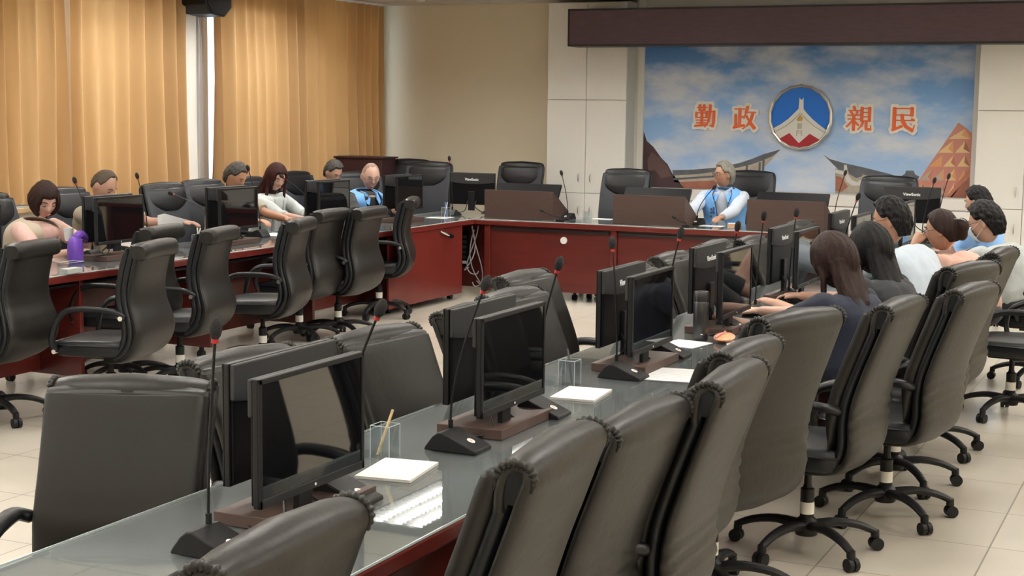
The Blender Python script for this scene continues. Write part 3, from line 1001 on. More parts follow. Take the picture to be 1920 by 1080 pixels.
def chair(style, H, name='office_chair'):
    t = thing(name, '', 'chair', (0, 0, 0))
    seat_z = .47
    # five-star base
    MB().lathe([(.0, .075), (.045, .075), (.05, .09), (.045, .135), (.03, .15)], n=20).build('hub', 'plastic_black', t)
    for k in range(5):
        a = 2 * PI * k / 5 + .35
        d = Vector((math.cos(a), math.sin(a), 0))
        leg = MB()
        path = resample([tuple(d * .03 + Vector((0, 0, .115))), tuple(d * .13 + Vector((0, 0, .125))), tuple(d * .23 + Vector((0, 0, .108))), tuple(d * .30 + Vector((0, 0, .078)))], 9)
        leg.tube(path, [.030, .029, .027, .025, .024, .023, .022, .021, .020, .018], 10, flat=(.75, 1.0))
        leg.tube([tuple(d * .298 + Vector((0, 0, .085))), tuple(d * .30 + Vector((0, 0, .055)))], .018, 10)
        lo = leg.build('leg', 'plastic_black', t)
        c = d * .305; w_ = Vector((-d.y, d.x, 0))
        cm = MB()
        for s_ in (-1, 1):
            cm.tube([c + w_ * s_ * .004 + Vector((0, 0, .028)), c + w_ * s_ * .024 + Vector((0, 0, .028))], .0275, 14)
        cm.tube([c + Vector((0, 0, .028)), c + Vector((0, 0, .058))], .012, 8)
        cm.build('caster', 'plastic_black', lo)
    gl = MB().lathe([(.029, .14), (.029, .27), (.020, .275), (.016, .29), (.016, .38)], n=18).build('gas_lift', 'plastic_black', t)
    sb = MB()
    secs = []
    sb.lathe([(.0300, .165), (.0300, .215)], n=18)
    sb.build('sticker', 'white_sticker', gl, label='white paper sticker')
    MB().box(-.10, .10, -.14, .12, .365, .395).tube([(.08, .02, .385), (.24, .03, .385), (.27, .03, .375)], .008, 8).build('tilt_mechanism', 'plastic_black', t, bevel=.008)
    # seat
    sm = MB()
    secs = []
    for i, (z, g) in enumerate(((.395, .90), (.405, .97), (.43, 1.0), (.46, 1.0), (.482, .96), (.49, .86))):
        ring = []
        for j in range(32):
            a = 2 * PI * j / 32
            x = .255 * g * sp(math.cos(a), .38); y = .25 * g * sp(math.sin(a), .42) + .02
            zz = z + (.012 * (y / .25) ** 2 * (1 if y < 0 else -1.2) if i > 3 else 0)
            ring.append(Vector((x, y, zz)))
        secs.append(ring)
    sm.loft(secs)
    seat = sm.build('seat', 'leather_dark', t, smooth=80)
    seam = MB()
    ring = [(.256 * sp(math.cos(a), .38), .251 * sp(math.sin(a), .42) + .02, .462) for a in [2 * PI * j / 40 for j in range(41)]]
    seam.tube(ring, .005, 6).build('piping', 'leather_dark', seat)
    # back
    if style == 'A':
        sp_ = [(-.05, .37), (-.16, .385), (-.235, .43), (-.262, .52), (-.262, .62), (-.275, .72), (-.31, .84), (-.352, .96), (-.385, 1.055), (-.40, 1.10), (-.388, 1.132), (-.352, 1.143), (-.318, 1.125), (-.305, 1.08), (-.302, 1.03)]
        hwp = [.20, .222, .236, .242, .242, .240, .238, .240, .242, .242, .238, .235, .237, .241, .242]
    elif style == 'B':
        sp_ = [(-.05, .365), (-.17, .375), (-.255, .43), (-.292, .52), (-.282, .60), (-.255, .69), (-.248, .78), (-.268, .88), (-.292, .97), (-.305, 1.02)]
        hwp = [.19, .235, .255, .258, .252, .238, .230, .228, .228, .228]
    else:
        sp_ = [(-.05, .37), (-.17, .385), (-.25, .44), (-.275, .54), (-.265, .65), (-.265, .76), (-.285, .88), (-.315, 1.0), (-.345, 1.10), (-.352, 1.145), (-.335, 1.17), (-.305, 1.165), (-.29, 1.13)]
        hwp = [.20, .25, .27, .28, .275, .27, .27, .272, .27, .262, .255, .25, .25]
    z0s = .47; zt = max(p[1] for p in sp_); sc = (H - z0s) / (zt - z0s)
    f = lambda z: z if z <= z0s else z0s + (z - z0s) * sc
    sp_ = [(y, f(z)) for y, z in sp_]
    n = 92
    S = res2(sp_, n)
    HWs = [max(.02, p[1]) for p in res2([(i, h) for i, h in enumerate(hwp)], n)]
    if style == 'A':
        wob = lambda z, u, cn: (.006 * math.sin((z + .03 * u * u) * 125) * max(0, 1 - abs(z - .60) / .13) * (1 if cn > 0 else 0))
        sh = MB().loft(strip(S, HWs, .017, 28, .25, wob=wob))
        sh.build('back_shell', 'leather', t, smooth=80)
        # inner padded layer, the gusset and the front cushion
        ftop = [i for i, p in enumerate(S) if p[1] > f(1.10)][0]
        ctop = [i for i, p in enumerate(S) if p[1] > f(1.128)][0]
        S2 = [(y + .040, z) for y, z in S[12:ftop]]
        MB().loft(strip(S2, [h - .012 for h in HWs[12:ftop]], .024, 24, .3)).build('back_gusset', 'leather_dark', t, smooth=80)
        S3 = [(y + .085, z) for y, z in S[18:ctop]]
        th3 = [.034 * min(1, (i + 1) / 10, (len(S3) - i) / 8 + .3) for i in range(len(S3))]
        wob3 = lambda z, u, cn: (-.003 * math.sin(z * 60) * max(0, 1 - abs(z - .62) / .1) if cn < 0 else 0)
        MB().loft(strip(S3, [h - .006 for h in HWs[18:ctop]], th3, 24, .35, wob=wob3)).build('front_cushion', 'leather', t, smooth=80)
        # puckered ends of the rolled top
        for s_ in (-1, 1):
            arc = [p for p in S if p[1] > f(1.07)]
            N = 66
            A = res2(arc, N)
            secs = []
            for i, (y, z) in enumerate(A):
                t2 = Vector((0, A[min(i + 1, N)][0] - A[max(i - 1, 0)][0], A[min(i + 1, N)][1] - A[max(i - 1, 0)][1])).normalized()
                nn = Vector((0, -t2.z, t2.y))
                r = (.0095 + .0022 * math.sin(i / N * 2 * PI * 13)) * min(1, .35 + 3 * min(i, N - i) / N)
                secs.append([Vector((s_ * .233, y, z)) - nn * .004 + (Vector((1, 0, 0)) * math.cos(q) * .8 + nn * math.sin(q)) * r for q in [2 * PI * j / 10 for j in range(10)]])
            MB().loft(secs).build('gathered_edge', 'leather', t, smooth=100)
        # stuffed core seen at the end of the roll
        yc, zc = -.352, f(1.10)
        MB().tube([(-.232, yc, zc - .015), (.232, yc, zc - .015)], .034, 16, flat=(1.1, 1)).build('top_roll_core', 'leather_dark', t, smooth=60)
        # arms
        for s_ in (-1, 1):
            x = s_ * .285
            arm = resample([(s_ * .245, -.20, .655), (x, -.17, .672), (x, -.08, .675), (x, .02, .66), (x, .10, .61), (x, .12, .53), (s_ * .262, .10, .455)], 22)
            MB().tube(arm, [.014] + [.024] * 14 + [.022] * 4 + [.02] * 4, 12, flat=(.8, 1.1)).build('armrest', 'leather_dark', t, smooth=100)
    elif style == 'B':
        ncut = n - 9
        MB().loft(strip(S, HWs, .024, 28, .22)).build('back_shell', 'leather', t, smooth=80)
        MB().loft(strip([(y + .036, z) for y, z in S[10:]], [h - .002 for h in HWs[10:]], .024, 28, .22)).build('back_gusset', 'leather_dark', t, smooth=80)
        th3 = [.028 * min(1, (i + 1) / 10, (len(S[16:-4]) - i) / 6) for i in range(len(S[16:-4]))]
        MB().loft(strip([(y + .075, z) for y, z in S[16:-4]], [h - .012 for h in HWs[16:-4]], th3, 24, .3)).build('front_cushion', 'leather_dark', t, smooth=80)
        zt2 = S[-1][1]; yt = S[-1][0]
        # folded headrest roll across the top
        secs = []
        for i in range(17):
            u = -1 + 2 * i / 16
            g = 1 - .25 * max(0, abs(u) - .88) / .12
            ring = []
            for j in range(18):
                q = 2 * PI * j / 18
                ring.append(Vector((u * .232, yt + .020 + .058 * sp(math.cos(q), .7) * g, zt2 - .028 + .050 * sp(math.sin(q), .75) * g - .004 * u * u)))
            secs.append(ring)
        MB().loft(secs).build('headrest_roll', 'leather', t, smooth=60)
        for s_ in (-1, 1):
            pp = []
            for i in range(0, n - 2):
                pp.append((s_ * (HWs[i] + .001), S[i][0] + .012, S[i][1]))
            MB().tube(pp, .0045, 6).build('piping', 'leather_dark', t)
            x = s_ * .285
            arm = resample([(s_ * .262, -.21, .635), (x, -.18, .662), (x, -.08, .675), (x, .08, .672), (x, .15, .645), (x, .195, .58), (x, .215, .49), (s_ * .275, .20, .43)], 24)
            ao = MB().tube(arm, .019, 12, flat=(.85, 1.1)).build('armrest', 'leather_dark', t, smooth=100)
            MB().tube([(s_ * .258, -.205, .632), (s_ * .30, -.205, .632)], .014, 12).build('bolt', 'chrome', ao)
            MB().tube([(s_ * .25, .20, .43), (s_ * .30, .20, .43)], .013, 12).build('bolt', 'chrome', ao)
    else:
        MB().loft(strip(S, HWs, .020, 28, .25)).build('back_shell', 'leather_dark', t, smooth=80)
        cut = [i for i, p in enumerate(S) if p[1] > f(1.14)][0]
        S3 = [(y + .045, z) for y, z in S[16:cut]]
        MB().loft(strip(S3, [h - .006 for h in HWs[16:cut]], .026, 24, .3)).build('back_cushion', 'leather_mesh', t, smooth=80)
        S4 = [(y + .030, z) for y, z in S if z > f(.70) and z < f(1.14)]
        # head pillow with curved lower seam
        hs = [i for i, p in enumerate(S) if f(.94) < p[1]][0]
        seg = S[hs:cut + 1]
        secs = []
        kx = 21
        m = len(seg)
        for i, (y, z) in enumerate(seg):
            tt = i / (m - 1)
            row = []
            w_ = .245
            wx = w_ * (math.sin(min(1, tt * 2.2 + .12) * PI / 2) ** .6)
            row = []
            for j in range(20):
                q = 2 * PI * j / 20
                row.append(Vector((wx * sp(math.cos(q), .6), y + .066 + .030 * sp(math.sin(q), .8) * math.sin(min(1, (tt * .92 + .08)) * PI) ** .5, z)))
            secs.append(row)
        MB().loft(secs).build('head_pillow', 'leather_dark', t, smooth=80)
        for s_ in (-1, 1):
            x = s_ * .285
            arm = resample([(s_ * .25, -.24, .66), (x, -.20, .675), (x, -.05, .68), (x, .10, .67), (x, .17, .60), (x, .18, .52), (s_ * .262, .15, .43)], 22)
            MB().tube(arm, .021, 12, flat=(.8, 1.1)).build('armrest', 'leather_dark', t, smooth=100)
    CH[t] = [o for o in bpy.data.objects if o.parent == t]
    for c in CH[t]: CH[c] = [o for o in bpy.data.objects if o.parent == c]
    for c in CH[t]:
        for d in CH[c]: CH[d] = []
    return t


PROTO = {}
USED = set()


def put_chair(kind, x, y, normal_deg, label, group):
    """x, y: foot of the chair; normal_deg: direction in which the rear of the backrest points"""
    style, H = kind
    if kind not in PROTO: PROTO[kind] = chair(style, H)
    rz = R_(normal_deg + 90)
    if kind not in USED:
        USED.add(kind)
        o = PROTO[kind]; o.location = (x, y, 0); o.rotation_euler = (0, 0, rz); o['label'] = label; o['group'] = group
        return o
    return dup(PROTO[kind], (x, y, 0), rz, label, group)


def by_top(kind, u, v, z, nd, label, group, off):
    p = at(u, v, z=z)
    q = R_(nd)
    return put_chair(kind, p.x - off * math.cos(q), p.y - off * math.sin(q), nd, label, group)


GA = 'high-back chairs along the outer side of the right table'
A = ('A', 1.12)
A2 = ('A', 1.085)
for (u, v, nd, lab) in (
        (555, 1000, 2, 'grey-black leather chair nearest the camera, only its top showing at bottom centre'),
        (1062, 832, 3, 'leather chair with puckered black side, second nearest on the right table'),
        (1222, 775, -3, 'smooth leather chair back immediately right of the second nearest one'),
        (1390, 700, 1, 'leather chair with gathered top edge in front of the black thermos'),
        (1415, 650, -4, 'leather chair partly hidden behind the one with the gathered top edge'),
        (1508, 592, -20, 'broad leather chair back turned to the camera, before the navy-shirted woman'),
        (1700, 568, -6, 'leather chair with black side padding directly behind the navy-shirted woman'),
        (1835, 541, -11, 'nearer of two ruched leather chairs behind the woman in peach'),
        (1830, 500, -18, 'farther of two ruched leather chairs behind the woman in peach')):
    low = 'partly hidden behind' in lab or 'directly behind' in lab or 'nearer of two' in lab or 'immediately right' in lab
    by_top(A2 if low else A, u, v, 1.075 if low else 1.11, nd, lab, GA, .38)
by_top(A, 1887, 472, 1.11, -5, 'leather chair in which the masked man in grey sits', GA, .38)
put_chair(A, -1.03, 9.45, -8, 'chair cut by the right picture edge, seat with small tag visible', GA)
put_chair(A, -1.0, 10.75, -4, 'chair at the right edge behind the man in blue', GA)
GI = 'chairs on the inner side of the right table'
I = ('A', 1.03)
for (u, v, nd, lab) in (
        (255, 714, 112, 'large leather chair facing the camera at lower left, wide smooth front'),
        (440, 664, 172, 'leather chair behind the nearest monitor pair, scuffed round top end'),
        (690, 623, 172, 'leather chair between the first and second monitor pairs'),
        (868, 578, 178, 'leather chair directly behind the second monitor pair'),
        (948, 549, 176, 'leather chair peeking over the second monitor pair, lower of two'),
        (970, 515, 178, 'small leather chair top above and behind the second monitor pair'),
        (1172, 503, 178, 'leather chair behind the third monitor pair, left of two'),
        (1250, 479, 178, 'leather chair behind the third monitor pair, right of two'),
        (1335, 456, 178, 'leather chair left of the fourth monitor pair near head table'),
        (1400, 448, 178, 'leather chair just right of the fourth monitor pair')):
    by_top(I, u, v, 1.02, nd, lab, GI, .38)
by_top(I, 1490, 418, 1.02, 176, 'leather chair half hidden by the fifth monitor pair near head table', GI, .38)
GL = 'empty chairs on the inner side of the left table'
B = ('B', 1.03)
for (u, v, nd, lab) in (
        (70, 462, 12, 'black chair back at the left picture edge, in front of the woman in pink'),
        (298, 462, 14, 'black chair with full loop armrest and chrome bolts, pulled back from left table'),
        (312, 432, 10, 'black chair tucked behind the one with the full loop armrest'),
        (420, 436, 14, 'black chair below the second left monitor, no armrest showing on its left'),
        (572, 418, 17, 'black chair with seat visible, left of the touching pair of backs'),
        (628, 400, 4, 'left one of two black chair backs touching each other'),
        (700, 396, 4, 'right one of two black chair backs touching each other'),
        (778, 377, 24, 'black chair seen almost from the side before the red corner panel')):
    by_top(B, u, v, 1.015, nd, lab, GL, .31)
put_chair(B, -6.15, 5.55, 12, 'black chair wholly at the left picture edge, its armrest bolt and foot showing', GL)
GO = 'chairs on the window side of the left table'
D = ('D', 1.15)
for (x, y, nd, lab) in (
        (-7.62, 7.0, 180, 'black chair cut by the left picture edge beside the pink-shirted woman'),
        (-7.78, 8.42, 188, 'black chair in which the woman in pink sits'),
        (-7.88, 9.30, 180, 'black chair holding the person hidden behind the first left monitor'),
        (-7.75, 10.35, 176, 'empty black chair with dark head pillow facing the camera by the curtain'),
        (-7.85, 11.02, 174, 'black chair behind the grey-haired person writing'),
        (-7.85, 11.72, 176, 'black chair behind the woman with red-brown hair'),
        (-8.15, 12.95, 172, 'black chair behind the grey-haired man left of the bald man'),
        (-7.65, 13.25, 155, 'black chair behind the bald man in the blue vest')):
    put_chair(D, x, y, nd, lab, GO)
GH = 'chairs behind the head table'
D2 = ('D', 1.22)
for (u, v, yy, nd, lab) in (
        (776, 299, 15.3, 100, 'black chair half hidden behind the maroon lectern box'),
        (812, 313, 14.7, 96, 'wide black chair behind the monitor at the left table corner'),
        (981, 301, 15.4, 92, 'black chair with curved head pillow against the cream wall'),
        (1172, 326, 14.35, 84, 'empty black chair between the first and second walnut boxes'),
        (1408, 320, 14.75, 92, 'black chair behind the silver-haired man in the blue vest'),
        (1668, 343, 14.45, 90, 'empty black chair right of the mural centre, before the temple roof')):
    p = at(u, v, y=yy)
    put_chair(D2, p.x, yy - .33, nd, lab, GH)

# ================================================================ MONITORS
def rbox(mb, x0, x1, y0, y1, z0, z1): return mb.box(x0, x1, y0, y1, z0, z1)


def make_monitor():
    """faces +X, foot at the origin on the table"""
    t = thing('monitor', '', 'monitor', (0, 0, 0))
    hw, z0, z1 = .248, .088, .408
    body = MB()
    body.box(-.010, .006, -hw, hw, z0, z1)
    body.build('bezel', 'bezel', t, smooth=0, bevel=.003)
    fr = MB()
    fr.box(.006, .011, -hw, hw, z0, z0 + .022).box(.006, .011, -hw, hw, z1 - .014, z1).box(.006, .011, -hw, -hw + .013, z0, z1).box(.006, .011, hw - .013, hw, z0, z1)
    fr.build('bezel_frame', 'bezel', t, smooth=0, bevel=.002)
    MB().box(.004, .0075, -hw + .012, hw - .012, z0 + .021, z1 - .013).build('screen', 'screen', t, smooth=0)
    # back: flat lower cover and raised upper band with a curved lower edge
    MB().box(-.020, -.010, -hw + .006, hw - .006, z0 + .005, z1 - .004).build('rear_cover', 'plastic_gloss', t, smooth=0, bevel=.004)
    pts = [(-hw + .002, z1 - .001), (hw - .002, z1 - .001)]
    for k in range(13):
        u = 1 - 2 * k / 12
        pts.append((u * (hw - .002), z1 - .095 - .020 * (1 - u * u)))
    bnd = MB().prism([(-.026, y, z) for y, z in pts], (.014, 0, 0)).build('rear_band', 'plastic_grey', t, smooth=0, bevel=.004)
    M = Matrix.Translation((-.0265, 0, z1 - .066)) @ Matrix(((0, 0, -1, 0), (-1, 0, 0, 0), (0, 1, 0, 0), (0, 0, 0, 1)))
    text_obj('maker_lettering', 'ViewSonic', .036, .0008, .0006, 'white_print', bnd, M)
    MB().tube([(.0112, 0, z0 + .011), (.0125, 0, z0 + .011)], .004, 8).build('front_mark', 'badge_silver', t)
    nk = MB()
    nk.box(-.036, -.018, -.035, .035, .03, .22)
    nk.build('stand_neck', 'plastic_black', t, smooth=0, bevel=.004)
    m = MB()
    for (y0, y1, q) in ((-.05, -.16, .02), (.045, .12, .03)):
        m.tube(resample([(-.022, y0, z0 + .04), (-.05, y0, .07), (-.02, (y0 + y1) / 2, .022), (-.06, y1, .008), (-.10, y1 + q, .006)], 14), .0042, 6)
    m.build('monitor_cables', 'cable', t)
    CH[t] = [o for o in bpy.data.objects if o.parent == t]
    for c in CH[t]: CH[c] = [o for o in bpy.data.objects if o.parent == c]
    for c in CH[t]:
        for d in CH[c]: CH[d] = []
    return t


mon = make_monitor()
MON1 = []


def put_monitor(x, y, rz, label, group, z=TT):
    if not MON1:
        MON1.append(1); o = mon
        o.location = (x, y, z); o.rotation_euler = (0, 0, R_(rz)); o['label'] = label; o['group'] = group
    else: o = dup(mon, (x, y, z), R_(rz), label, group)
    return o


def riser(x, y, label, L=.42, dz=0):
    t = thing('monitor_riser', label, 'monitor stand', (x, y, TT), 0, 'walnut blocks under the monitors')
    MB().box(-.125, .11, -L / 2, L / 2, 0.0008, .034).build('block', 'walnut', t, smooth=0, bevel=.002)
    return t


GR = 'monitors along the right table'
words_ = ['nearest', 'second nearest', 'third', 'fourth', 'fifth', 'sixth', 'seventh', 'last']
yf = [3.225, 4.445, 5.80, 7.0, 8.41, 9.88, 11.5, 12.75]
for i, y in enumerate(yf):
    if i < 7:
        put_monitor(-2.05, y, 0, 'black monitor with glossy screen toward the outer chairs, %s on the right table' % words_[i], GR)
        put_monitor(-2.245, y + .15, 180, 'black monitor seen from behind with pale lettering, %s on the right table' % words_[i], GR)
        riser(-2.13, y + .07, 'walnut block carrying the %s monitor pair on the right table' % words_[i])
GLm = 'monitors along the left table'
for i, (y, w_) in enumerate(((6.85, 'at the left picture edge'), (8.22, 'before the half-hidden brown-grey head'), (9.61, 'before the writing grey-haired person'),
                             (11.0, 'before the grey-haired man, reflecting cupboards'), (12.33, 'right of the bald man'))):
    put_monitor(-6.76, y, 0, 'black monitor with dark screen toward the room %s' % w_, GLm, TT + .028)
    put_monitor(-6.95, y + .10, 180, 'black monitor back paired with the screen %s' % w_, GLm, TT + .028)
    riser(-6.85, y + .05, 'walnut block under the monitor pair %s' % w_)
p = at(880, 403, y=13.55)
o = put_monitor(p.x, 13.62, 92, 'grey-backed monitor with pale lettering at the corner of left and head tables', 'monitors on the head table', TT + .01)
p = at(1728, 400, y=13.55)
put_monitor(p.x - .1, 13.62, 88, 'grey-backed monitor with pale lettering right of the mural centre on the head table', 'monitors on the head table', TT + .01)

# walnut wedge housings with a tilted monitor inside
for (u0, u1, lab) in ((908, 1036, 'walnut wedge box with tilted monitor, leftmost on the head table'),
                      (1149, 1283, 'walnut wedge box with tilted monitor, between empty chair and man in vest'),
                      (1400, 1546, 'walnut wedge box with tilted monitor, right of the silver-haired man')):
    ya = 13.25
    A0 = at(u0, 412, y=ya).x; A1 = at(u1, 412, y=ya).x
    cx = (A0 + A1) / 2; hw = (A1 - A0) / 2
    t = thing('monitor_housing', lab, 'monitor housing', (cx, ya, TT), 0, 'walnut wedge boxes on the head table')
    MB().box(-hw, hw, 0, .018, 0.0008, .275).build('rear_board', 'walnut', t, smooth=0, bevel=.002)
    for s_ in (-1, 1):
        x = s_ * hw
        MB().prism([(x, .018, .001), (x, .018, .275), (x, .36, .09), (x, .38, .001)], (-s_ * .016, 0, 0)).build('side_board', 'walnut', t, smooth=0, bevel=.002)
    M = Matrix.Translation((0, .155, .175)) @ Matrix.Rotation(R_(-33), 4, 'X')
    so = MB().box(-hw + .03, hw - .0165, -.012, .012, -.135, .185, M).build('tilted_monitor', 'plastic_gloss', t, smooth=0, bevel=.004)
    MB().box(-hw + .045, hw - .032, .0125, .0135, -.115, .17, M).build('screen', 'screen', so, smooth=0)


# ================================================================ MICROPHONES
def mic(base, head, yaw, label, group, z=TT, bend=.35, foam=True, root=(-.035, .03)):
    """base: world xy of the wedge foot; head: world point of the foam tip; yaw: direction of the slope in degrees"""
    t = thing('desk_microphone', label, 'microphone', (base[0], base[1], z), R_(yaw), group)
    hy = .058
    prof = [(-.085, 0), (-.080, .012), (-.055, .045), (-.038, .058), (-.022, .060), (.095, .012), (.098, 0)]
    w_ = MB().prism([(x, -hy, q + .0008) for x, q in prof], (0, 2 * hy, 0)).build('wedge_base', 'plastic_black', t, smooth=0, bevel=.004)
    sl = Matrix.Translation((.052, 0, .0312)) @ Matrix.Rotation(R_(22.3), 4, 'Y')
    MB().lathe([(.0001, 0), (.0135, 0), (.0135, .002), (.0001, .002)], n=16, M=sl.to_3x3()).xform(Matrix.Translation(sl.to_translation())).build('round_badge', 'badge_silver', w_)
    MB().box(-.005, .005, -.004, .004, .0018, .0026, sl).build('badge_mark', 'badge_orange', w_, smooth=0)
    Mi = (Matrix.Translation((base[0], base[1], z)) @ Matrix.Rotation(R_(yaw), 4, 'Z')).inverted()
    hd = Mi @ Vector(head)
    r0 = Vector((root[0], root[1], .055))
    MB().tube([r0 - Vector((0, 0, .006)), r0 + Vector((0, 0, .03))], .008, 10).build('neck_socket', 'plastic_black', t)
    up = r0 + Vector((0, 0, .03))
    c = up + Vector((0, 0, (hd - up).length * bend))
    path = []
    for k in range(17):
        q = k / 16
        path.append(up * (1 - q) ** 2 + c * 2 * q * (1 - q) + hd * q * q)
    MB().tube(path, .0038, 8).build('gooseneck', 'plastic_black', t)
    d = (path[-1] - path[-3]).normalized()
    MB().tube([hd - d * .004, hd + d * .006], .0085, 10).build('indicator_ring', 'red_ring', t, label='red ring')
    L = .052
    pp = [hd + d * (.006 + L * k / 7) for k in range(8)]
    MB().tube(pp, [.008, .0125, .0145, .0155, .0155, .0145, .011, .004], 12).build('foam_cap', 'foam', t)
    return t


def mic_px(bu, bv, hu, hv, label, group, yaw=0, hy=None, z=TT, bend=.35, root=(-.035, .03)):
    b_ = at(bu, bv, z=z)
    # the head hangs over its own foot: same distance into the room
    h_ = at(hu, hv, y=b_.y + (hy or 0.03))
    return mic((b_.x, b_.y), h_, yaw, label, group, z, bend, root=root)


GM = 'gooseneck microphones on the right table'
for (bu, bv, hu, hv, lab) in (
        (400, 1036, 403, 640, 'desk microphone nearest the camera with upright neck and red ring'),
        (642, 938, 706, 597, 'desk microphone with leaning neck behind the nearest screen'),
        (855, 842, 905, 548, 'desk microphone left of the second screen, neck leaning right'),
        (1012, 778, 1044, 510, 'desk microphone right of the second screen with slanted red ring neck'),
        (1166, 708, 1149, 470, 'desk microphone left of the third screen with upright neck'),
        (1250, 668, 1273, 450, 'desk microphone right of the third screen'),
        (1370, 620, 1381, 436, 'desk microphone beside the black thermos'),
        (1425, 594, 1431, 416, 'desk microphone right of the fourth screen'),
        (1487, 566, 1492, 409, 'desk microphone before the navy-shirted woman'),
        (1585, 512, 1606, 377, 'desk microphone left of the man in pale blue shirt')):
    mic_px(bu, bv, hu, hv, lab, GM)
for (bu, bv, hu, hv, lab) in (
        (1735, 455, 1750, 345, 'farthest but one microphone on the right table, by the lattice tower print'),
        (1763, 447, 1777, 337, 'farthest microphone on the right table, before the lattice tower print')):
    mic_px(bu, bv, hu, hv, lab, GM)
GM2 = 'gooseneck microphones on the left table'
for (bu, bv, hu, hv, yaw, lab) in (
        (168, 484, 143, 346, 180, 'desk microphone beside the purple bottle pouch, leaning left'),
        (272, 453, 259, 337, 180, 'desk microphone behind the first left screen, upright'),
        (397, 451, 326, 365, 180, 'desk microphone leaning far left before the empty chair'),
        (484, 444, 467, 322, 180, 'desk microphone by the grey-haired writer, head before his face'),
        (590, 428, 533, 334, 180, 'desk microphone bent left before the woman with red-brown hair')):
    mic_px(bu, bv, hu, hv, lab, GM2, yaw=yaw, root=(.0, -.03))
GM3 = 'gooseneck microphones on the head table'
for (bu, bv, hu, hv, yaw, lab) in (
        (848, 404, 843, 303, 90, 'desk microphone with upright neck at the left table corner'),
        (1064, 411, 1054, 330, -90, 'desk microphone right of the leftmost walnut box'),
        (1307, 421, 1335, 356, -90, 'desk microphone bent toward the silver-haired man in the vest'),
        (1563, 431, 1583, 330, -90, 'desk microphone with long thin neck right of the rightmost walnut box')):
    mic_px(bu, bv, hu, hv, lab, GM3, yaw=yaw, root=(0, 0))
for (bu, bv, hu, hv, lab) in ((1050, 409, 1019, 396, 'microphone folded down across the leftmost walnut box'),
                              (1287, 421, 1266, 409, 'microphone folded down across the middle walnut box')):
    b_ = at(bu, bv, y=13.18); h_ = at(hu, hv, y=13.19)
    t = thing('folded_microphone', lab, 'microphone', (b_.x, 13.18, TT), 0, 'folded microphones')
    MB().box(-.035, .035, -.03, .03, .0008, .028).build('foot', 'plastic_black', t, smooth=0, bevel=.006)
    o_ = Vector((b_.x, 13.18, TT)); hh = Vector(h_) - o_
    p_ = resample([(0, 0, .028), (-.02, 0, .05), tuple(hh * .5 + Vector((0, 0, .012))), tuple(hh)], 10)
    MB().tube(p_, .006, 8).build('gooseneck', 'plastic_black', t)
    MB().tube([hh, hh + (hh - p_[-3]).normalized() * .03], .014, 10).build('foam_cap', 'foam', t)


# ================================================================ THINGS ON THE TABLES
def pen_holder(x, y, rz, label, pens, short='holder', tray=True, pad=True, z=TT, group='clear acrylic pen holders'):
    t = thing('pen_holder', label, 'pen holder', (x, y, z), R_(rz), group)
    m = MB(); w_, h = .033, .10; th = .002
    m.box(-w_, w_, -w_, w_, .001, .004)
    for a in ((-w_, -w_ + th, -w_, w_), (w_ - th, w_, -w_, w_), (-w_, w_, -w_, -w_ + th), (-w_, w_, w_ - th, w_)): m.box(a[0], a[1], a[2], a[3], .004, h)
    m.build('clear_cup', 'acrylic', t, smooth=0)
    e = MB()
    for sx in (-1, 1):
        for sy in (-1, 1): e.box(sx * w_ - .0008, sx * w_ + .0008, sy * w_ - .0008, sy * w_ + .0008, .001, h)
    e.box(-w_, w_, -w_ - .0008, -w_ + .0008, h - .001, h + .0008).box(-w_, w_, w_ - .0008, w_ + .0008, h - .001, h + .0008)
    e.box(-w_ - .0008, -w_ + .0008, -w_, w_, h - .001, h + .0008).box(w_ - .0008, w_ + .0008, -w_, w_, h - .001, h + .0008)
    e.build('cup_edges', 'glass_edge', t, smooth=0)
    if tray:
        m = MB().box(-.15, -.035, -.05, .05, .001, .003)
        for a in ((-.15, -.035, -.05, -.048), (-.15, -.035, .048, .05), (-.15, -.148, -.05, .05)): m.box(*a, .003, .022)
        m.build('note_tray', 'acrylic', t, smooth=0)
    for k, (mm, dx, dy, L) in enumerate(pens):
        o = MB().tube([(x - dx, y - dy, z + .006), (x + dx, y + dy, z + L)], [.0045, .0045], 8).build('pen', mm, smooth=60)
        tag(o, 'pen %s standing in the %s' % ({'pen_wood': 'of pale wood', 'pen_dark': 'dark', 'pen_blue': 'blue', 'white_print': 'white'}[mm] + ('', ' middle', ' right leaning')[k], short), 'pen')
    return t


def sheet(u, v, sx, sy, rz, label, m='paper', h=.0012, z=TT, name='paper_sheet', cat='paper', group=None, lines=True):
    p = at(u, v, z=z)
    t = thing(name, label, cat, (p.x, p.y, z + .0006), R_(rz), group)
    MB().box(-sx / 2, sx / 2, -sy / 2, sy / 2, 0, h).build('sheet', m, t, smooth=0)
    if lines:
        l = MB()
        for k in range(7):
            yy = -sy / 2 + sy * (k + 1.5) / 9
            l.box(-sx * .4, sx * (.4 - .1 * (k % 3)), yy, yy + .002, h, h + .0003)
        l.build('printed_lines', 'paper_line', t, smooth=0)
    return t


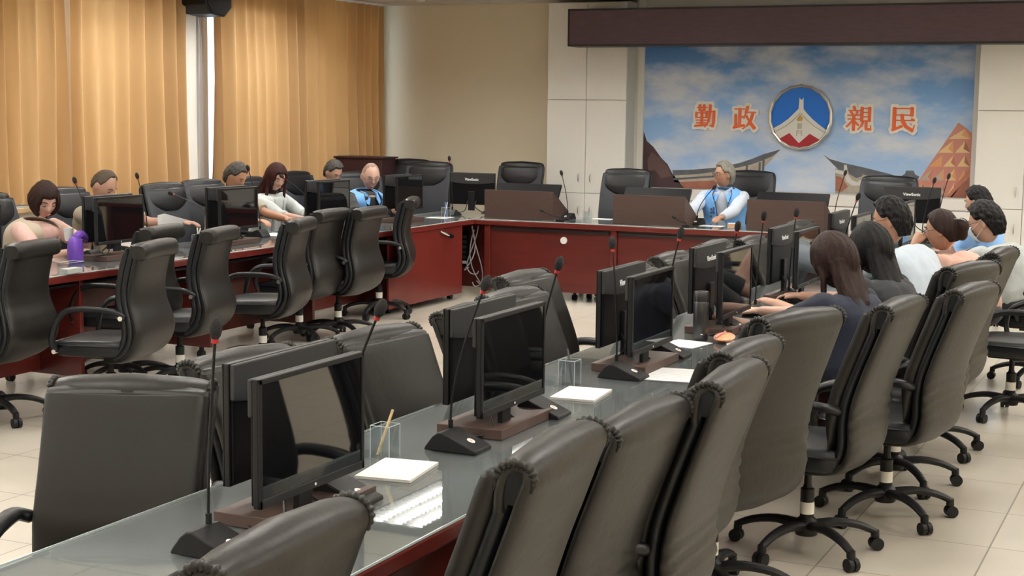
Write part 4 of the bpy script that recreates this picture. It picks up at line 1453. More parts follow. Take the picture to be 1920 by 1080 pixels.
p = at(722, 856, z=TT)
pen_holder(p.x, p.y, 0, 'clear acrylic holder with pale pencil right of the nearest screen', [('pen_wood', .020, .012, .145)], 'holder by the nearest screen')
p = at(1068, 722, z=TT)
pen_holder(p.x, p.y, 0, 'clear acrylic holder with dark pen right of the second screen', [('pen_dark', -.016, .012, .14)], 'holder by the second screen')
p = at(372, 465, z=TT)
pen_holder(p.x, p.y, 0, 'clear acrylic holder with white sticks before the empty left chair', [('white_print', -.014, .01, .15), ('white_print', .0, -.012, .15), ('white_print', .016, .006, .15)], 'holder before the empty left chair')
p = at(836, 408, z=TT)
pen_holder(p.x, p.y, 0, 'clear acrylic holder with two pens at the left table corner', [('pen_blue', -.016, .01, .15), ('white_print', .016, .0, .15)], 'holder at the table corner')
p = at(1114, 414, z=TT)
pen_holder(p.x, 13.3, 0, 'clear acrylic empty holder left of the middle walnut box', [])
sheet(745, 884, .17, .24, 8, 'thick cream-edged note pad by the nearest pen holder', m='pad_cream', h=.008, name='note_pad', cat='note pad', lines=False)
sheet(1090, 741, .17, .24, 5, 'thick white note pad by the second pen holder', m='pad_cream', h=.008, name='note_pad', cat='note pad', lines=False)
for k, (u, v, sx, sy, rz, lab) in enumerate((
        (1262, 703, .21, .30, 8, 'white paper right of the third screen, nearest loose sheet'),
        (1285, 645, .18, .20, -10, 'white paper left of the black thermos'),
        (1400, 648, .18, .26, 20, 'white paper just behind the orange snack pouch'),
        (1452, 585, .21, .30, 12, 'white paper before the navy-shirted woman'),
        (1540, 560, .20, .28, -15, 'white paper under the hands of the navy-shirted woman'),
        (1735, 481, .24, .32, 10, 'white paper before the woman in peach'),
        (520, 440, .21, .30, 10, 'white paper under the hand of the grey-haired writer'),
        (560, 432, .21, .30, -14, 'white paper before the woman with red-brown hair'),
        (736, 415, .21, .28, 0, 'white paper before the bald man'),
        (825, 408, .21, .24, 5, 'white paper by the corner pen holder'),
        (5, 497, .21, .28, 0, 'white paper at the left picture edge'),
        (1335, 424, .22, .14, 0, 'white and blue document before the silver-haired man'),
        (1130, 411, .20, .14, 0, 'white paper left of the middle walnut box'))):
    sheet(u, v, sx, sy, rz, lab, group='loose papers on the tables')
# held paper
p = at(320, 412, x=-7.35)
t = thing('held_paper', 'white paper held up before the empty left chair', 'paper', tuple(p), 0)
MB().prism([(0, -.16, .045), (0, -.16, -.05), (.06, .19, -.045), (.06, .19, -.02), (.02, -.10, .055)], (.001, 0, 0)).build('sheet', 'paper', t, smooth=0)
# thermos
p = at(1313, 638, z=TT)
t = thing('thermos_bottle', 'tall black thermos bottle standing on the right table', 'thermos', (p.x, p.y, TT + .001))
MB().lathe([(.0, 0), (.034, 0), (.036, .004), (.036, .175), (.033, .182)], n=28).build('bottle_body', 'thermos', t)
MB().lathe([(.0355, .183), (.0365, .187), (.0365, .222), (.033, .23), (.0, .232)], n=28).build('bottle_cap', 'thermos', t)
MB().box(.012, .022, -.0362, -.034, .03, .034).build('base_print', 'white_print', t, smooth=0)
# snack pouch with glasses on it
p = at(1358, 640, z=TT)
t = thing('pencil_pouch', 'orange and pink patterned soft pouch beside the thermos', 'pouch', (p.x, p.y, TT + .002), R_(10))
MB().ell((0, 0, .018), (.05, .11, .017)).build('pouch_body', 'pouch', t)
MB().tube(resample([(-.03, -.10, .03), (-.01, -.03, .038), (0, .04, .037), (-.01, .10, .03)], 12), .004, 6).build('zipper', 'pouch_pink', t)
# purple drink pouch, white cup, acrylic box
p = at(142, 492, z=TT)
t = thing('purple_bottle_bag', 'purple cloth bottle bag with knotted top before the woman in pink', 'bottle bag', (p.x, p.y, TT + .001))
MB().loft([[Vector((r * sp(math.cos(q), .6) * (1 + .05 * math.sin(3 * q + z * 40)), r * 1.25 * sp(math.sin(q), .6), z)) for q in [2 * PI * j / 24 for j in range(24)]] for z, r in ((0, .034), (.02, .04), (.08, .042), (.13, .040), (.16, .03), (.175, .012))]).build('bag_body', 'purple', t)
MB().tube(resample([(0, 0, .16), (.01, .04, .185), (.01, .09, .16), (0, .11, .12)], 10), [.02, .026, .03, .03, .028, .026, .024, .02, .014, .01, .005], 10).ell((0, .02, .175), (.03, .035, .025)).build('knot', 'purple', t)
p = at(138, 437, x=-7.15)
t = thing('white_cup', 'white paper cup held by the woman in pink', 'cup', (p.x, p.y - .05, p.z - .05))
MB().lathe([(.026, -.0), (.035, .085), (.036, .088), (.033, .088), (.024, .004)], n=20).build('cup_wall', 'paper', t)
p = at(133, 512, z=TT)
t = thing('acrylic_box', 'low clear acrylic card box at the front edge of the left table', 'acrylic box', (p.x, p.y, TT + .001), 0)
m = MB()
for a in ((-.04, .04, -.08, -.078), (-.04, .04, .078, .08), (-.04, -.038, -.08, .08), (.038, .04, -.08, .08)): m.box(*a, 0, .07)
m.build('clear_box', 'acrylic', t, smooth=0)
e = MB()
for a in ((-.04, .04, -.081, -.078), (-.04, .04, .078, .081), (-.041, -.038, -.08, .08), (.038, .041, -.08, .08)): e.box(*a, .069, .0715)
e.build('box_rim', 'glass_edge', t, smooth=0)
MB().box(-.034, .034, -.07, .07, .001, .03).build('cards', 'pad_cream', t, smooth=0)
# small snacks / name card by the chairman
p = at(1378, 415, y=13.35)
t = thing('snack_box', 'small orange and white box before the silver-haired man', 'box', (p.x, 13.35, TT + .001))
MB().box(-.06, .06, -.03, .03, 0, .045).build('carton', 'pad_cream', t, smooth=0, bevel=.003)
MB().box(-.055, .02, -.0312, -.03, .012, .038).build('orange_label', 'pouch', t, smooth=0)
# maroon lectern box behind the bald man
p0 = at(607, 295, y=14.85); p1 = at(716, 300, y=14.85)
t = thing('lectern', 'maroon wooden lectern cabinet by the curtain, behind the bald man', 'lectern', ((p0.x + p1.x) / 2, 14.85, 0), 0)
hw = (p1.x - p0.x) / 2
MB().box(-hw, hw, 0, .32, .02, p0.z).build('cabinet_body', 'maroon_wood', t, smooth=0, bevel=.006)
MB().box(-hw - .02, hw + .02, -.02, .34, p0.z, p0.z + .02).box(-hw + .02, hw - .02, -.004, 0, .1, p0.z - .05).build('cabinet_trim', 'maroon_wood', t, smooth=0, bevel=.004)
MB().tube([(.05, -.006, p0.z - .16), (.05, -.012, p0.z - .16)], .035, 16).build('round_knob', 'beam_trim', t)
p0 = at(700, 300, y=15.75); p1 = at(770, 305, y=15.75)
t = thing('side_cabinet', 'plum coloured low cabinet right of the lectern, behind empty chair', 'cabinet', ((p0.x + p1.x) / 2 + .2, 15.55, 0), 0)
MB().box(-.45, .40, 0, .45, .02, p0.z - .03).build('cabinet_body', 'beam_wood', t, smooth=0, bevel=.006)
MB().box(-.47, .42, -.015, .46, p0.z - .03, p0.z - .01).build('cabinet_top', 'beam_trim', t, smooth=0, bevel=.004)


# ================================================================ PEOPLE
def lerp(a, b, t): return a + (b - a) * t


def head_mesh(mb, M, female=False, k=1.0):
    nu, nv = 48, 34
    secs = []
    for i in range(nv + 1):
        el = -PI / 2 + PI * i / nv
        el = max(-PI / 2 + .03, min(PI / 2 - .03, el))
        z = math.sin(el)
        ring = []
        for j in range(nu):
            az = 2 * PI * j / nu
            x = math.cos(el) * math.sin(az); y = math.cos(el) * math.cos(az)
            jaw = max(0, -z)
            X = .076 * x * (1 - .30 * jaw ** 1.2 * (1 if y > -.2 else .6) - (.04 if female else 0) * jaw)
            Y = .094 * y * (1 - .06 * jaw)
            Z = .118 * z
            if y > 0:
                Y *= .95
                g = lambda cx, cz, sx, sz: math.exp(-((x - cx) / sx) ** 2 - ((z - cz) / sz) ** 2)
                ns = math.exp(-(x / .15) ** 2) * (max(0, min(1, (.22 - z) / .40)) if z > -.18 else max(0, 1 - (-.18 - z) / .07))
                Y += .024 * ns * y
                Y -= .009 * (g(.40, .10, .17, .11) + g(-.40, .10, .17, .11))
                Y += .005 * (g(0, .28, .6, .10))
                Y += .006 * g(0, -.48, .26, .10) + .008 * g(0, -.82, .25, .14) - .004 * g(0, -.62, .3, .06)
                Y += .004 * (g(.5, -.15, .2, .15) + g(-.5, -.15, .2, .15))
            if y < 0 and z < -.2: Y *= (1 - .35 * min(1, (-.2 - z)))
            ring.append(M @ (Vector((X, Y, Z)) * k))
        secs.append(ring)
    mb.loft(secs)
    for s_ in (-1, 1):
        R = M.to_3x3() @ Matrix.Rotation(s_ * .35, 3, 'Z')
        mb.ell(M @ (Vector((s_ * .077, -.008, -.004)) * k), (.009 * k, .019 * k, .031 * k), R)
    return mb


def hair_mesh(style, k=1.0, seed=0, thick=.014):
    """in head coordinates: +Y face, +Z up"""
    rnd = random.Random(seed)
    mb = MB()
    nu, nv = 72, 44
    secs = []
    for i in range(nv + 1):
        el = -PI / 2 + PI * i / nv
        el = max(-PI / 2 + .03, min(PI / 2 - .03, el))
        z = math.sin(el)
        ring = []
        for j in range(nu):
            az = 2 * PI * j / nu
            a = abs((math.degrees(az) + 180) % 360 - 180)   # 0 front, 180 rear
            eld = math.degrees(el)
            if style in ('short', 'short_grey'):
                thr = 42 if a < 42 else (lerp(42, 8, (a - 42) / 30) if a < 72 else (lerp(8, 10, (a - 72) / 18) if a < 90 else (lerp(10, -46, (a - 90) / 30) if a < 120 else -50)))
            elif style == 'thin':
                thr = 58 if a < 45 else (lerp(58, 10, (a - 45) / 30) if a < 75 else (8 if a < 95 else (lerp(8, -30, (a - 95) / 30) if a < 125 else -34)))
            elif style == 'bun':
                thr = 40 if a < 40 else (lerp(40, 2, (a - 40) / 40) if a < 80 else (lerp(2, -40, (a - 80) / 50) if a < 130 else -42))
            elif style == 'bob':
                thr = 24 if a < 36 else (lerp(24, -52, (a - 36) / 14) if a < 50 else -58)
            else:
                thr = 30 if a < 34 else (lerp(30, -55, (a - 34) / 16) if a < 50 else -75)
            f = max(0, min(1, (eld - thr) / 7))
            tk = thick
            if style == 'bob': tk = thick + .010 * max(0, 1 - abs(eld + 15) / 45) * (1 if a > 45 else 0)
            if style == 'long': tk = thick + .004
            rg = .0022 * math.sin(az * 17 + 2 * math.sin(el * 3 + seed)) + .0018 * math.sin(az * 31 + el * 5 + seed) + .0035 * noise.noise(Vector((math.sin(az) * 2.5, math.cos(az) * 2.5, el * 2 + seed)))
            if style.startswith('short'): rg += .009 * noise.noise(Vector((math.sin(az) * 6, math.cos(az) * 6, el * 6 + seed))) + .004 * noise.noise(Vector((math.sin(az) * 15, math.cos(az) * 15, el * 13 + seed)))
            d = Vector((math.cos(el) * math.sin(az), math.cos(el) * math.cos(az), z))
            jaw = max(0, -z)
            e = lerp(-.016, tk + rg, f)
            p = Vector(((.076 + e) * d.x * (1 - (.22 if style in ('bob', 'long') else .30) * jaw ** 1.2), (.094 + e) * d.y, (.118 + e * .9) * d.z))
            if style in ('bob', 'long') and f > 0 and d.z < -.3: p.z *= 1.0
            ring.append(p * k)
        secs.append(ring)
    mb.loft(secs)
    return mb


def person(label, top, face, lean=12, yaw=0, pitch=0, k=1.0, female=False, skin='skin', hair=('short', 'hair_black'), shirt='cloth_grey',
           sleeve='short', handL=None, handR=None, vest=None, extras=(), trousers='trousers', hair_len=.25, hipz=.58, wide=1.0, tilt=0, fist=False):
    """top: world point of the crown; face: direction in degrees the body faces; hands are world points"""
    wf = (.90 if female else 1.0) * wide * k
    ln = R_(lean)
    up = Vector((0, math.sin(ln), math.cos(ln)))
    # offset neck base -> crown
    hn = Vector((0, .035 + .05 * math.sin(ln), .150)) * k
    Rh = Matrix.Rotation(R_(yaw), 3, 'Z') @ Matrix.Rotation(R_(-pitch), 3, 'X') @ Matrix.Rotation(R_(tilt), 3, 'Y')
    crown = Rh @ Vector((0, -.015, .128)) * k
    z_top = top[2]
    L = (z_top - hipz - hn.z - crown.z) / math.cos(ln)
    L = max(.38, min(.62, L))
    neck = Vector((0, 0, hipz)) + up * L
    hc = neck + hn
    loc_top = hc + crown
    rz = R_(face - 90)
    Rz = Matrix.Rotation(rz, 3, 'Z')
    o3 = Vector(top) - Rz @ loc_top
    t = thing('person', label, 'person', (o3.x, o3.y, 0), rz)
    inv = lambda p: Rz.inverted() @ (Vector(p) - Vector((o3.x, o3.y, 0)))
    hip = Vector((0, 0, hipz))
    rot = Matrix.Rotation(-ln, 3, 'X')

    def torso(mb, infl, t0=-.16, t1=1.0, neckon=True, top_tf=1.0):
        pts = [(-.18, .13, .10), (-.08, .165, .118), (.08, .168, .12), (.3, .15, .108), (.5, .158, .112), (.7, .178, .112), (.84, .185, .102), (.93, .165, .088), (.985, .115, .075), (1.03, .068, .064)]
        if neckon: pts += [(1.10, .055, .058), (1.22, .052, .056)]
        secs = []
        for tt, hw, hd in pts:
            if tt > top_tf: continue
            c = hip + up * (L * tt)
            if tt < 0.05: c = hip + Vector((0, 0, L * tt))
            bowl = -.03 * math.sin(max(0, min(1, tt)) * PI)
            c = c + rot @ Vector((0, bowl, 0))
            if tt > 1.0: c = c + (hc - neck) * ((tt - 1.0) / .6) - up * (L * (tt - 1.0)) * .6
            secs.append([c + rot @ Vector(((hw * wf + infl) * sp(math.cos(q), .8), (hd * k + infl) * sp(math.sin(q), .85), 0)) for q in [2 * PI * j / 28 for j in range(28)]])
        mb.loft(secs)

    sh = [hip + up * (L * .88) + Vector((s_ * .178 * wf, -.005, 0)) for s_ in (-1, 1)]
    la, lf = .285 * k, .245 * k
    arms = []
    for idx, (s_, hand) in enumerate(((-1, handL), (1, handR))):
        S_ = sh[idx]
        if hand is None: Hn = Vector((s_ * .14, .40, .80))
        else: Hn = inv(hand)
        d = Hn - S_; D = d.length
        if D > (la + lf) * .985: Hn = S_ + d.normalized() * (la + lf) * .985; d = Hn - S_; D = d.length
        ca = (la * la + D * D - lf * lf) / (2 * la * D); ca = max(-1, min(1, ca))
        dn = d.normalized()
        pole = Vector((s_ * .38, -.40, -.85)); pole = (pole - dn * pole.dot(dn)).normalized()
        El = S_ + dn * (la * ca) + pole * (la * math.sqrt(max(0, 1 - ca * ca)))
        arms.append((S_, El, Hn))
    rs = .90 if female else 1.0
    body = MB()
    torso(body, -.004)
    for (S_, El, Hn) in arms:
        m1 = S_.lerp(El, .5); m2 = El.lerp(Hn, .35)
        body.tube([S_, m1, El], [r * rs * k for r in (.050, .043, .037)], 14)
        body.tube([El - (El - m1).normalized() * .0, m2, Hn], [r * rs * k for r in (.038, .038, .025)], 14)
        body.ell(El, (.038 * rs * k,) * 3)
    # hands
    for idx, (S_, El, Hn) in enumerate(arms):
        s_ = (-1, 1)[idx]
        d = (Hn - El).normalized()
        dd = Vector((d.x, d.y, d.z * .35)).normalized()
        side = Vector((0, 0, 1)).cross(dd)
        side = (side * (1)).normalized()      # points to the left of the hand direction
        nrm = dd.cross(side).normalized()
        if nrm.z < 0: nrm = -nrm
        w0 = Hn
        pc = w0 + dd * .045
        secs = []
        for f_, hw, hd in ((-.01, .024, .019), (.02, .034, .017), (.06, .041, .015), (.088, .038, .012)):
            c = w0 + dd * f_
            secs.append([c + side * hw * rs * sp(math.cos(q), .7) + nrm * hd * math.sin(q) for q in [2 * PI * j / 14 for j in range(14)]])
        body.loft(secs)
        curl = 1.15 if fist else .45
        for fi, (off, ln_) in enumerate(((-.030, .062), (-.010, .074), (.010, .078), (.030, .068))):
            b0 = w0 + dd * .082 + side * off * rs * (1 if s_ < 0 else 1)
            if s_ > 0: b0 = w0 + dd * .082 - side * off * -1 * rs
            p_ = [b0]; a = .12
            for seg, fr in enumerate((.45, .32, .23)):
                a += curl * (.5 + .25 * seg)
                dirv = dd * math.cos(a) - nrm * math.sin(a)
                p_.append(p_[-1] + dirv * ln_ * fr)
            body.tube(p_, [.0092, .0088, .008, .0065], 8)
        ts = side * (-s_) if s_ < 0 else side * 1
        # the thumb lies on the inner side of each hand
        inner = side * (-1 if s_ < 0 else 1)
        th0 = w0 + dd * .02 + inner * .026
        body.tube([th0, th0 + dd * .03 + inner * .020 - nrm * .006, th0 + dd * .058 + inner * .024 - nrm * .014], [.013, .0105, .008], 8)
    Mh = Matrix.Translation(hc) @ Rh.to_4x4()
    head_mesh(body, Mh, female, k)
    me = baked(body, .0065, 2, 'body')
    bo = link_mesh('body', me, skin, t)
    # face details
    for s_ in (-1, 1):
        if pitch > 15:
            MB().tube([(s_ * .018 * k, .0835 * k, .006 * k), (s_ * .031 * k, .0850 * k, .003 * k), (s_ * .044 * k, .0775 * k, .006 * k)], [.0012 * k, .0024 * k, .0012 * k], 6).xform(Mh).build('lowered_eyelid', 'hair_black', bo)
            MB().tube([(s_ * .015 * k, .0905 * k, .031 * k), (s_ * .032 * k, .0875 * k, .036 * k), (s_ * .049 * k, .074 * k, .030 * k)], [.002 * k, .003 * k, .0015 * k], 8).xform(Mh).build('eyebrow', hair[1] if hair[1] != 'hair_stubble' else 'hair_grey', bo)
            continue
        MB().ell((s_ * .031 * k, .077 * k, .012 * k), (.013 * k, .009 * k, .0058 * k), nu=12, nv=8).xform(Mh).build('eye', 'eye_white', bo, smooth=180)
        MB().ell((s_ * .031 * k, .0845 * k, .011 * k), (.0058 * k, .003 * k, .0052 * k), nu=10, nv=6).xform(Mh).build('iris', 'eye_dark', bo, smooth=180)
        MB().tube([(s_ * .015 * k, .0905 * k, .031 * k), (s_ * .032 * k, .0875 * k, .036 * k), (s_ * .049 * k, .074 * k, .030 * k)], [.003 * k, .0038 * k, .0018 * k], 8).xform(Mh).build('eyebrow', hair[1] if hair[1] != 'hair_stubble' else 'hair_grey', bo)
    MB().tube([(-.022 * k, .0835 * k, -.056 * k), (0, .0945 * k, -.0545 * k), (.022 * k, .0835 * k, -.056 * k)], [.002 * k, .0062 * k, .002 * k], 8, flat=(.8, .8)).xform(Mh).build('mouth', 'lips', bo)
    # hair
    st, hm = hair
    if st == 'stubble':
        hb = hair_mesh('thin', k, 3, .0015)
    else:
        hb = hair_mesh(st, k, len(label) % 7, .021 if st == 'short' else (.010 if st == 'thin' else .015))
    if st == 'bun':
        hb.ell((0, -.122 * k, .012 * k), (.045 * k, .042 * k, .050 * k), nu=20, nv=14)
        hb.ell((.005, -.115 * k, -.03 * k), (.032 * k, .035 * k, .045 * k), nu=20, nv=14)
    hb.xform(Mh)
    if st == 'long':
        # the fall of hair follows the nape and the back
        Rz_h = Rh
        secs = []
        nn = 12
        for i in range(nn + 1):
            q = i / nn
            start = Mh @ Vector((0, -.030 * k, -.015 * k))
            c = start + Vector((0, 0, -1)) * hair_len * q
            bk = hip + up * (L * max(.2, (c.z - hipz) / (up.z * L)))
            c.y = lerp(start.y, min(start.y, bk.y - .078 * k), min(1, q * 1.7))
            hw = lerp(.090, .105, math.sin(q * PI * .8)) * k * (1 - .35 * max(0, q - .8) / .2); hd = lerp(.062, .035, q ** .6) * k
            ring = []
            for j in range(40):
                a = 2 * PI * j / 40
                wv = 1 + .05 * math.sin(a * 9 + q * 5) + .03 * math.sin(a * 15 - q * 9)
                ring.append(c + Rz_h @ Vector((hw * math.cos(a) * wv, hd * math.sin(a) * wv - .01, 0)) + Vector((0, 0, .012 * math.sin(a * 7) * q)))
            secs.append(ring)
        hb.loft(secs)
        for s_ in (-1, 1):
            a0 = Mh @ Vector((s_ * .078 * k, .035 * k, .03 * k)); a1 = Mh @ Vector((s_ * .086 * k, .035 * k, -.07 * k))
            a2 = a1 + Vector((s_ * .004, -.01, -.10)); a3 = a2 + Vector((0, -.02, -.05))
            hb.tube([a0, a1, a2, a3], [.014, .019, .016, .006], 10, flat=(1, .8))
    hme = baked(hb, .0062 if st != 'stubble' else .004, 0, 'hair')
    if st != 'stubble':
        link_mesh('hair', hme, hm, t)
    else:
        link_mesh('hair', hme, hm, t, 'very short stubble hair')
    if st == 'bun':
        MB().tube(resample([(-.055, -.10, .065), (-.02, -.155, .05), (.0, -.165, .0), (.03, -.15, -.02), (.03, -.16, .03), (.05, -.10, .06)], 24), .0055, 8).xform(Mh).build('claw_clip', 'chrome', t)
    # shirt
    if shirt:
        mb = MB()
        torso(mb, .012, neckon=False, top_tf=1.0)
        for (S_, El, Hn) in arms:
            mb.ell(S_, (.060 * rs * k, .062 * k, .060 * k))
            if sleeve == 'short':
                e = S_.lerp(El, .80)
                mb.tube([S_, S_.lerp(El, .4), e], [r * rs * k for r in (.064, .064, .062)], 16)
            elif sleeve == 'elbow':
                e = El.lerp(Hn, .25)
                mb.tube([S_, S_.lerp(El, .5), El, e], [r * rs * k for r in (.064, .060, .058, .054)], 16)
                mb.ell(El, (.057 * rs * k,) * 3)
            else:
                mb.tube([S_, S_.lerp(El, .5), El], [r * rs * k for r in (.064, .058, .054)], 16)
                mb.tube([El, El.lerp(Hn, .5), El.lerp(Hn, .93)], [r * rs * k for r in (.054, .048, .038)], 16)
                mb.ell(El, (.054 * rs * k,) * 3)
        sm = baked(mb, .0095, 3, 'shirt')
        sd = len(label)
        for v in sm.vertices:
            n_ = v.normal; c = v.co
            v.co = c + n_ * (.010 * noise.noise(Vector((c.x * 9, c.y * 9, c.z * 5 + sd))) + .005 * noise.noise(Vector((c.x * 22, c.y * 22, c.z * 11 + sd))) + .002)
        link_mesh('shirt', sm, shirt, t)
        if 'collar' in extras:
            cm = MB()
            for s_ in (-1, 1):
                pts = [neck + Vector((s_ * a, b, c)) for a, b, c in ((.062, -.045, .035), (.070, .0, .03), (.055, .055, .015), (.012, .085, -.015), (.045, .10, -.06), (.085, .06, -.02), (.088, 0, .0), (.075, -.05, .012))]
                cm.prism(pts, (0, .006, .006))
            cm.build('collar', shirt, t, smooth=60)
    if vest:
        def ring_open(tt, hw, hd, infl, gap):
            c = hip + up * (L * tt)
            if tt < .05: c = hip + Vector((0, 0, L * tt))
            c = c + rot @ Vector((0, -.03 * math.sin(max(0, min(1, tt)) * PI), 0))
            out = []
            for j in range(41):
                q = R_(90 + gap) + (2 * PI - 2 * R_(gap)) * j / 40
                out.append(c + rot @ Vector(((hw * wf + infl) * sp(math.cos(q), .8), (hd * k + infl) * sp(math.sin(q), .85), 0)))
            return out
        rows = [ring_open(*r) for r in ((-.06, .165, .118, .030, 6), (.1, .168, .12, .03, 7), (.3, .15, .108, .032, 8), (.5, .158, .112, .032, 10), (.68, .178, .112, .034, 11), (.8, .183, .106, .034, 14), (.88, .168, .1, .036, 19), (.95, .138, .092, .032, 28), (1.0, .10, .080, .026, 40), (1.04, .076, .07, .020, 50))]
        vm = MB()
        vs = [p for r in rows for p in r]
        fs = [(i * 41 + j, i * 41 + j + 1, (i + 1) * 41 + j + 1, (i + 1) * 41 + j) for i in range(len(rows) - 1) for j in range(40)]
        vm.add(vs, fs)
        vo = vm.build('vest' if vest == 'vest_blue' else 'cardigan', vest, t, smooth=180)
        md = vo.modifiers.new('s', 'SOLIDIFY'); md.thickness = .012; md.offset = 1
        md = vo.modifiers.new('d', 'SUBSURF'); md.levels = 1; md.render_levels = 1
        # dark piping along the front opening, collar tips and armholes
        for e in ((0, 40) if vest == 'vest_blue' else ()):
            MB().tube([r[e] for r in rows], .006, 6).build('vest_trim', 'vest_trim', t, label='dark piping')
        for s_ in ((0, 1) if vest == 'vest_blue' else ()):
            base_ = rows[6]; idx = 12 if s_ == 0 else 28
            pts = [neck + Vector((s2 * a, b, c)) for s2 in ((1, -1)[s_],) for a, b, c in ((.07, -.03, .03), (.082, .04, .01), (.105, .085, -.075), (.06, .118, -.11), (.035, .10, -.05), (.055, .07, .0))]
            co = MB().prism(pts, (0, .008, .004)).build('vest_collar', vest, t, smooth=0, bevel=.003)
            MB().tube([pts[1], pts[2], pts[3]], .004, 6).build('collar_piping', 'vest_trim', co)
        for k2, (dx, dz) in enumerate(() if vest != 'vest_blue' else ((-.10, .0), (-.10, -.035), (-.10, -.07), (-.075, .01), (-.075, -.03))):
            c = hip + up * (L * .62)
            q = c + Vector((dx * -1 if False else -dx, .138, dz))
            MB().box(q.x - .008, q.x + .008, q.y - .004, q.y + .010, q.z - .012, q.z + .012).build('embroidery', 'vest_trim', t, smooth=0)
        q = hip + up * (L * .66) + Vector((-.085, .128, 0))
        if vest == 'vest_blue': MB().prism([(q.x - .028, q.y, q.z - .018), (q.x + .028, q.y, q.z - .018), (q.x + .026, q.y, q.z), (q.x, q.y, q.z + .026), (q.x - .026, q.y, q.z)], (0, .012, 0)).build('chest_badge', 'white_print', t, smooth=0)
    # lower body
    lb = MB()
    lb.ell(hip + Vector((0, .0, -.01)), (.18 * wf, .135 * k, .095))
    kn = []
    for s_ in (-1, 1):
        kz = .50; K = Vector((s_ * .13, .43, kz)); A_ = Vector((s_ * .13, .40, .10))
        lb.tube([hip + Vector((s_ * .09, .02, 0)), hip.lerp(K, .5) + Vector((s_ * .05, 0, .0)), K], [.088, .080, .062], 14)
        lb.tube([K + Vector((0, 0, .0)), K.lerp(A_, .4), A_], [.062, .056, .045], 14)
        lb.ell(K, (.062,) * 3)
    link_mesh('trousers', baked(lb, .016, 3, 'trousers'), trousers, t)
    for s_ in (-1, 1):
        MB().ell((s_ * .13, .46, .045), (.045, .125, .045), nu=16, nv=10).box(s_ * .13 - .04, s_ * .13 + .04, .36, .56, .001, .02).build('shoe', 'leather_dark', t)
    if 'glasses' in extras:
        g = MB()
        for s_ in (-1, 1):
            g.tube([(s_ * .033 * k + .022 * k * math.cos(q), .100 * k - .10 * abs(.022 * math.cos(q)) , .010 * k + .016 * k * math.sin(q)) for q in [2 * PI * j / 20 for j in range(21)]], .0016, 6)
            g.tube([(s_ * .055 * k, .097 * k, .016 * k), (s_ * .078 * k, .06 * k, .014 * k), (s_ * .080 * k, -.01, .012 * k)], .0016, 6)
        g.tube([(-.011 * k, .102 * k, .012 * k), (0, .108 * k, .016 * k), (.011 * k, .102 * k, .012 * k)], .0016, 6)
        g.xform(Mh).build('glasses', 'dark_metal', t)
    if 'mask' in extras:
        secs = []
        for z, hw, yy in ((-.10, .03, .080), (-.085, .048, .090), (-.06, .058, .104), (-.03, .058, .118), (-.012, .052, .122), (.0, .038, .112)):
            secs.append([Vector((u * hw, yy * (1 - .35 * u * u), z)) * k for u in [-1 + 2 * j / 12 for j in range(13)]])
        vs = [p for r in secs for p in r]
        fs = [(i * 13 + j, i * 13 + j + 1, (i + 1) * 13 + j + 1, (i + 1) * 13 + j) for i in range(5) for j in range(12)]
        mo = MB().add(vs, fs).xform(Mh).build('face_mask', 'mask', t, smooth=180)
        md = mo.modifiers.new('s', 'SOLIDIFY'); md.thickness = .003
        sm_ = MB()
        for s_ in (-1, 1):
            sm_.tube([(s_ * .056 * k, .075 * k, -.02 * k), (s_ * .084 * k, .0, .018 * k), (s_ * .083 * k, -.02 * k, -.01 * k), (s_ * .05 * k, .068 * k, -.075 * k)], .0016, 6)
        sm_.xform(Mh).build('mask_straps', 'strap', mo)
    if 'watch' in extras:
        S_, El, Hn = arms[0]
        d = (Hn - El).normalized(); c = El.lerp(Hn, .90)
        MB().tube([c - d * .011, c + d * .011], .033 * k, 16).build('watch', 'plastic_black', t)
    if 'cardigan' in extras:
        m = MB()
        for s_ in (-1, 1):
            pts = []
            for tt, xx, yy in ((1.0, .07, .06), (.9, .06, .115), (.7, .055, .150), (.45, .06, .150), (.2, .07, .155)):
                pts.append(hip + up * (L * tt) + rot @ Vector((s_ * xx, yy - .03 * math.sin(tt * PI) - .012, 0)))
            m.tube(pts, [.012, .02, .022, .022, .022], 10, flat=(1, .5))
        m.build('cardigan_edge', 'cardi_beige' if shirt == 'cloth_pink' else shirt, t)
    return t


def P(u, v, z): return tuple(at(u, v, z=z))
def PX(u, v, x): return tuple(at(u, v, x=x))


def tab(u, v, z=.80): return tuple(at(u, v, z=z))


ZT = .80
# left side, nearest first
w1 = PX(88, 340, -7.55)
person('person in a pink top with dark bobbed hair looking down, at the left', w1, 2, lean=14, yaw=-28, pitch=30, female=True, skin='skin_pale',
       hair=('bob', 'hair_brown'), shirt='cloth_pink', sleeve='elbow', handL=(w1[0] + .50, w1[1] + .02, .86), handR=(w1[0] + .42, w1[1] - .18, .80), vest='cardi_beige', k=1.14)
w2 = PX(207, 320, -7.70)
person('person with grey-brown hair hidden behind a monitor, holding up a white paper', w2, 0, lean=10, pitch=35, skin='skin', hair=('thin', 'hair_greybrown'),
       shirt='cloth_olive', handL=(w2[0] + .5, w2[1] + .45, .88), handR=(w2[0] + .45, w2[1] - .1, .80), k=1.05)
w3 = PX(452, 306, -7.60)
person('person with grey hair and bare forearms writing at the left table', w3, -10, lean=18, yaw=10, pitch=32, skin='skin_tan', hair=('short', 'hair_grey'),
       shirt='cloth_olive', handL=(w3[0] + .62, w3[1] + .05, .80), handR=(w3[0] + .55, w3[1] - .30, .80), k=1.0)
w4 = PX(522, 306, -7.65)
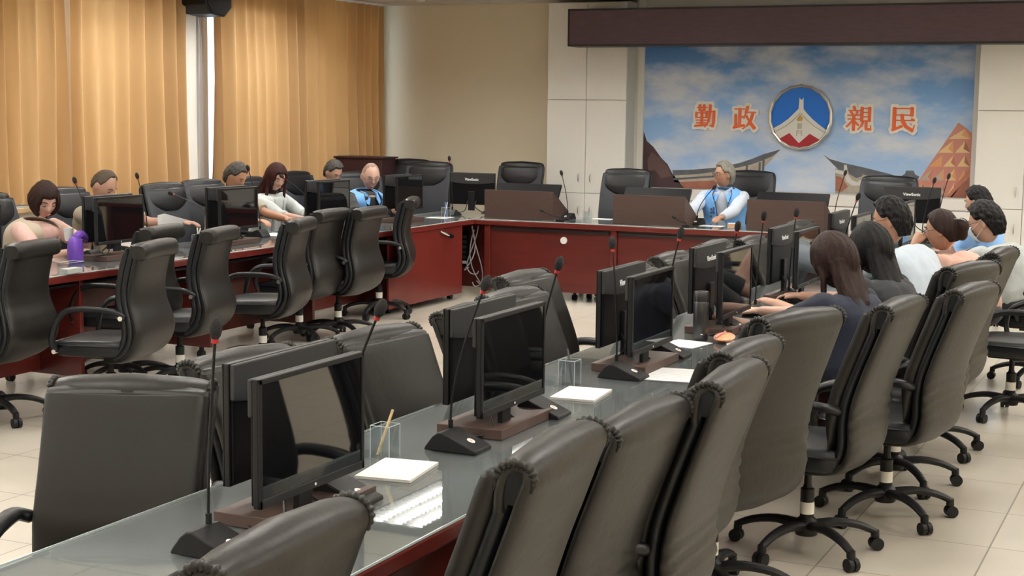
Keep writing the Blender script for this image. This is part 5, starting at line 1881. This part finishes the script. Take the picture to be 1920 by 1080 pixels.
person('person with long red-brown hair in a pale grey cardigan looking down', w4, -5, lean=10, yaw=-20, pitch=26, female=True, skin='skin_pale',
       hair=('long', 'hair_redbrown'), shirt='cloth_greycardi', sleeve='elbow', handL=(w4[0] + .60, w4[1] - .05, .80), handR=(w4[0] + .55, w4[1] - .25, .80), hair_len=.26, extras=('cardigan',), k=1.05)
w5 = PX(632, 302, -8.0)
person('person with dark grey hair bowed behind the reflecting monitor', w5, -10, lean=14, yaw=-10, pitch=34, hair=('short', 'hair_grey'), shirt='cloth_black',
       handL=(w5[0] + .5, w5[1], .82), handR=(w5[0] + .5, w5[1] - .3, .82), k=1.0)
w6 = PX(697, 304, -7.38)
person('person with shaved head and glasses in a blue vest over black', w6, -25, lean=16, yaw=-18, pitch=22, skin='skin_pale', hair=('stubble', 'hair_stubble'),
       shirt='cloth_black', sleeve='elbow', vest='vest_blue', handL=(w6[0] + .62, w6[1] - .35, .80), handR=(w6[0] + .32, w6[1] - .62, .80), extras=('glasses',), k=1.12)
# head table
w7 = P(1360, 303, 1.335)
person('person with silver hair and glasses in a sky blue vest at the head table', w7, -84, lean=6, yaw=-52, pitch=2, hair=('short', 'hair_silver'), skin='skin_tan',
       shirt='cloth_white', sleeve='long', vest='vest_blue', handL=(w7[0] + .10, w7[1] - .50, .80), handR=(w7[0] - .30, w7[1] - .45, .81), extras=('glasses', 'collar'), k=1.02)
# right side, nearest first
w8 = P(1552, 450, 1.205)
person('person in a navy shirt with long brown-tipped hair, back to the camera', w8, 158, lean=14, yaw=5, pitch=24, female=True, skin='skin_pale', hair=('long', 'hair_brown'),
       shirt='cloth_navy', sleeve='short', handL=(w8[0] - .48, w8[1] - .12, .80), handR=(w8[0] - .42, w8[1] + .22, .80), hair_len=.36, k=1.08)
w9 = P(1625, 438, 1.185)
person('person with long straight black hair just behind the navy-shirted woman', w9, 160, lean=14, yaw=0, pitch=20, female=True, hair=('long', 'hair_black'),
       shirt='cloth_black', sleeve='short', handL=(w9[0] - .45, w9[1] - .12, .80), handR=(w9[0] - .42, w9[1] + .22, .80), hair_len=.40, k=1.08)
w10 = P(1668, 369, 1.305)
person('person in a pale blue white shirt with black hair and glasses', w10, 160, lean=28, yaw=18, pitch=12, hair=('short', 'hair_black'), skin='skin_tan',
       shirt='cloth_paleblue', sleeve='elbow', handL=(w10[0] - .55, w10[1] - .05, .80), handR=(w10[0] - .50, w10[1] + .25, .80), extras=('glasses',), k=1.17, wide=1.04)
w11 = P(1765, 392, 1.215)
person('person in a peach top, hair pinned up with a claw clip, hand at chin', w11, 165, lean=32, yaw=10, pitch=10, female=True, skin='skin_tan', hair=('bun', 'hair_brown'),
       shirt='cloth_peach', sleeve='elbow', handL=(w11[0] - .16, w11[1] - .02, .98), handR=(w11[0] - .45, w11[1] + .2, .80), extras=('watch', 'glasses'), fist=True, k=1.08)
w12 = P(1840, 377, 1.232)
person('person in a grey shirt wearing a pale face mask', w12, 160, lean=30, yaw=12, pitch=20, hair=('short', 'hair_black'), shirt='cloth_grey', sleeve='elbow',
       handL=(w12[0] - .5, w12[1] - .1, .80), handR=(w12[0] - .48, w12[1] + .2, .80), extras=('mask', 'glasses'), k=1.18, wide=1.1)
w13 = P(1830, 363, 1.185)
person('person in blue, mostly hidden behind the masked man in grey', w13, 170, lean=6, yaw=0, pitch=15, hair=('short', 'hair_black'), shirt='cloth_blue', sleeve='elbow',
       handL=(w13[0] - .30, w13[1] + .05, .80), handR=(w13[0] - .30, w13[1] + .2, .80), k=1.04, wide=.80)

bpy.data.scenes.remove(TMPS)
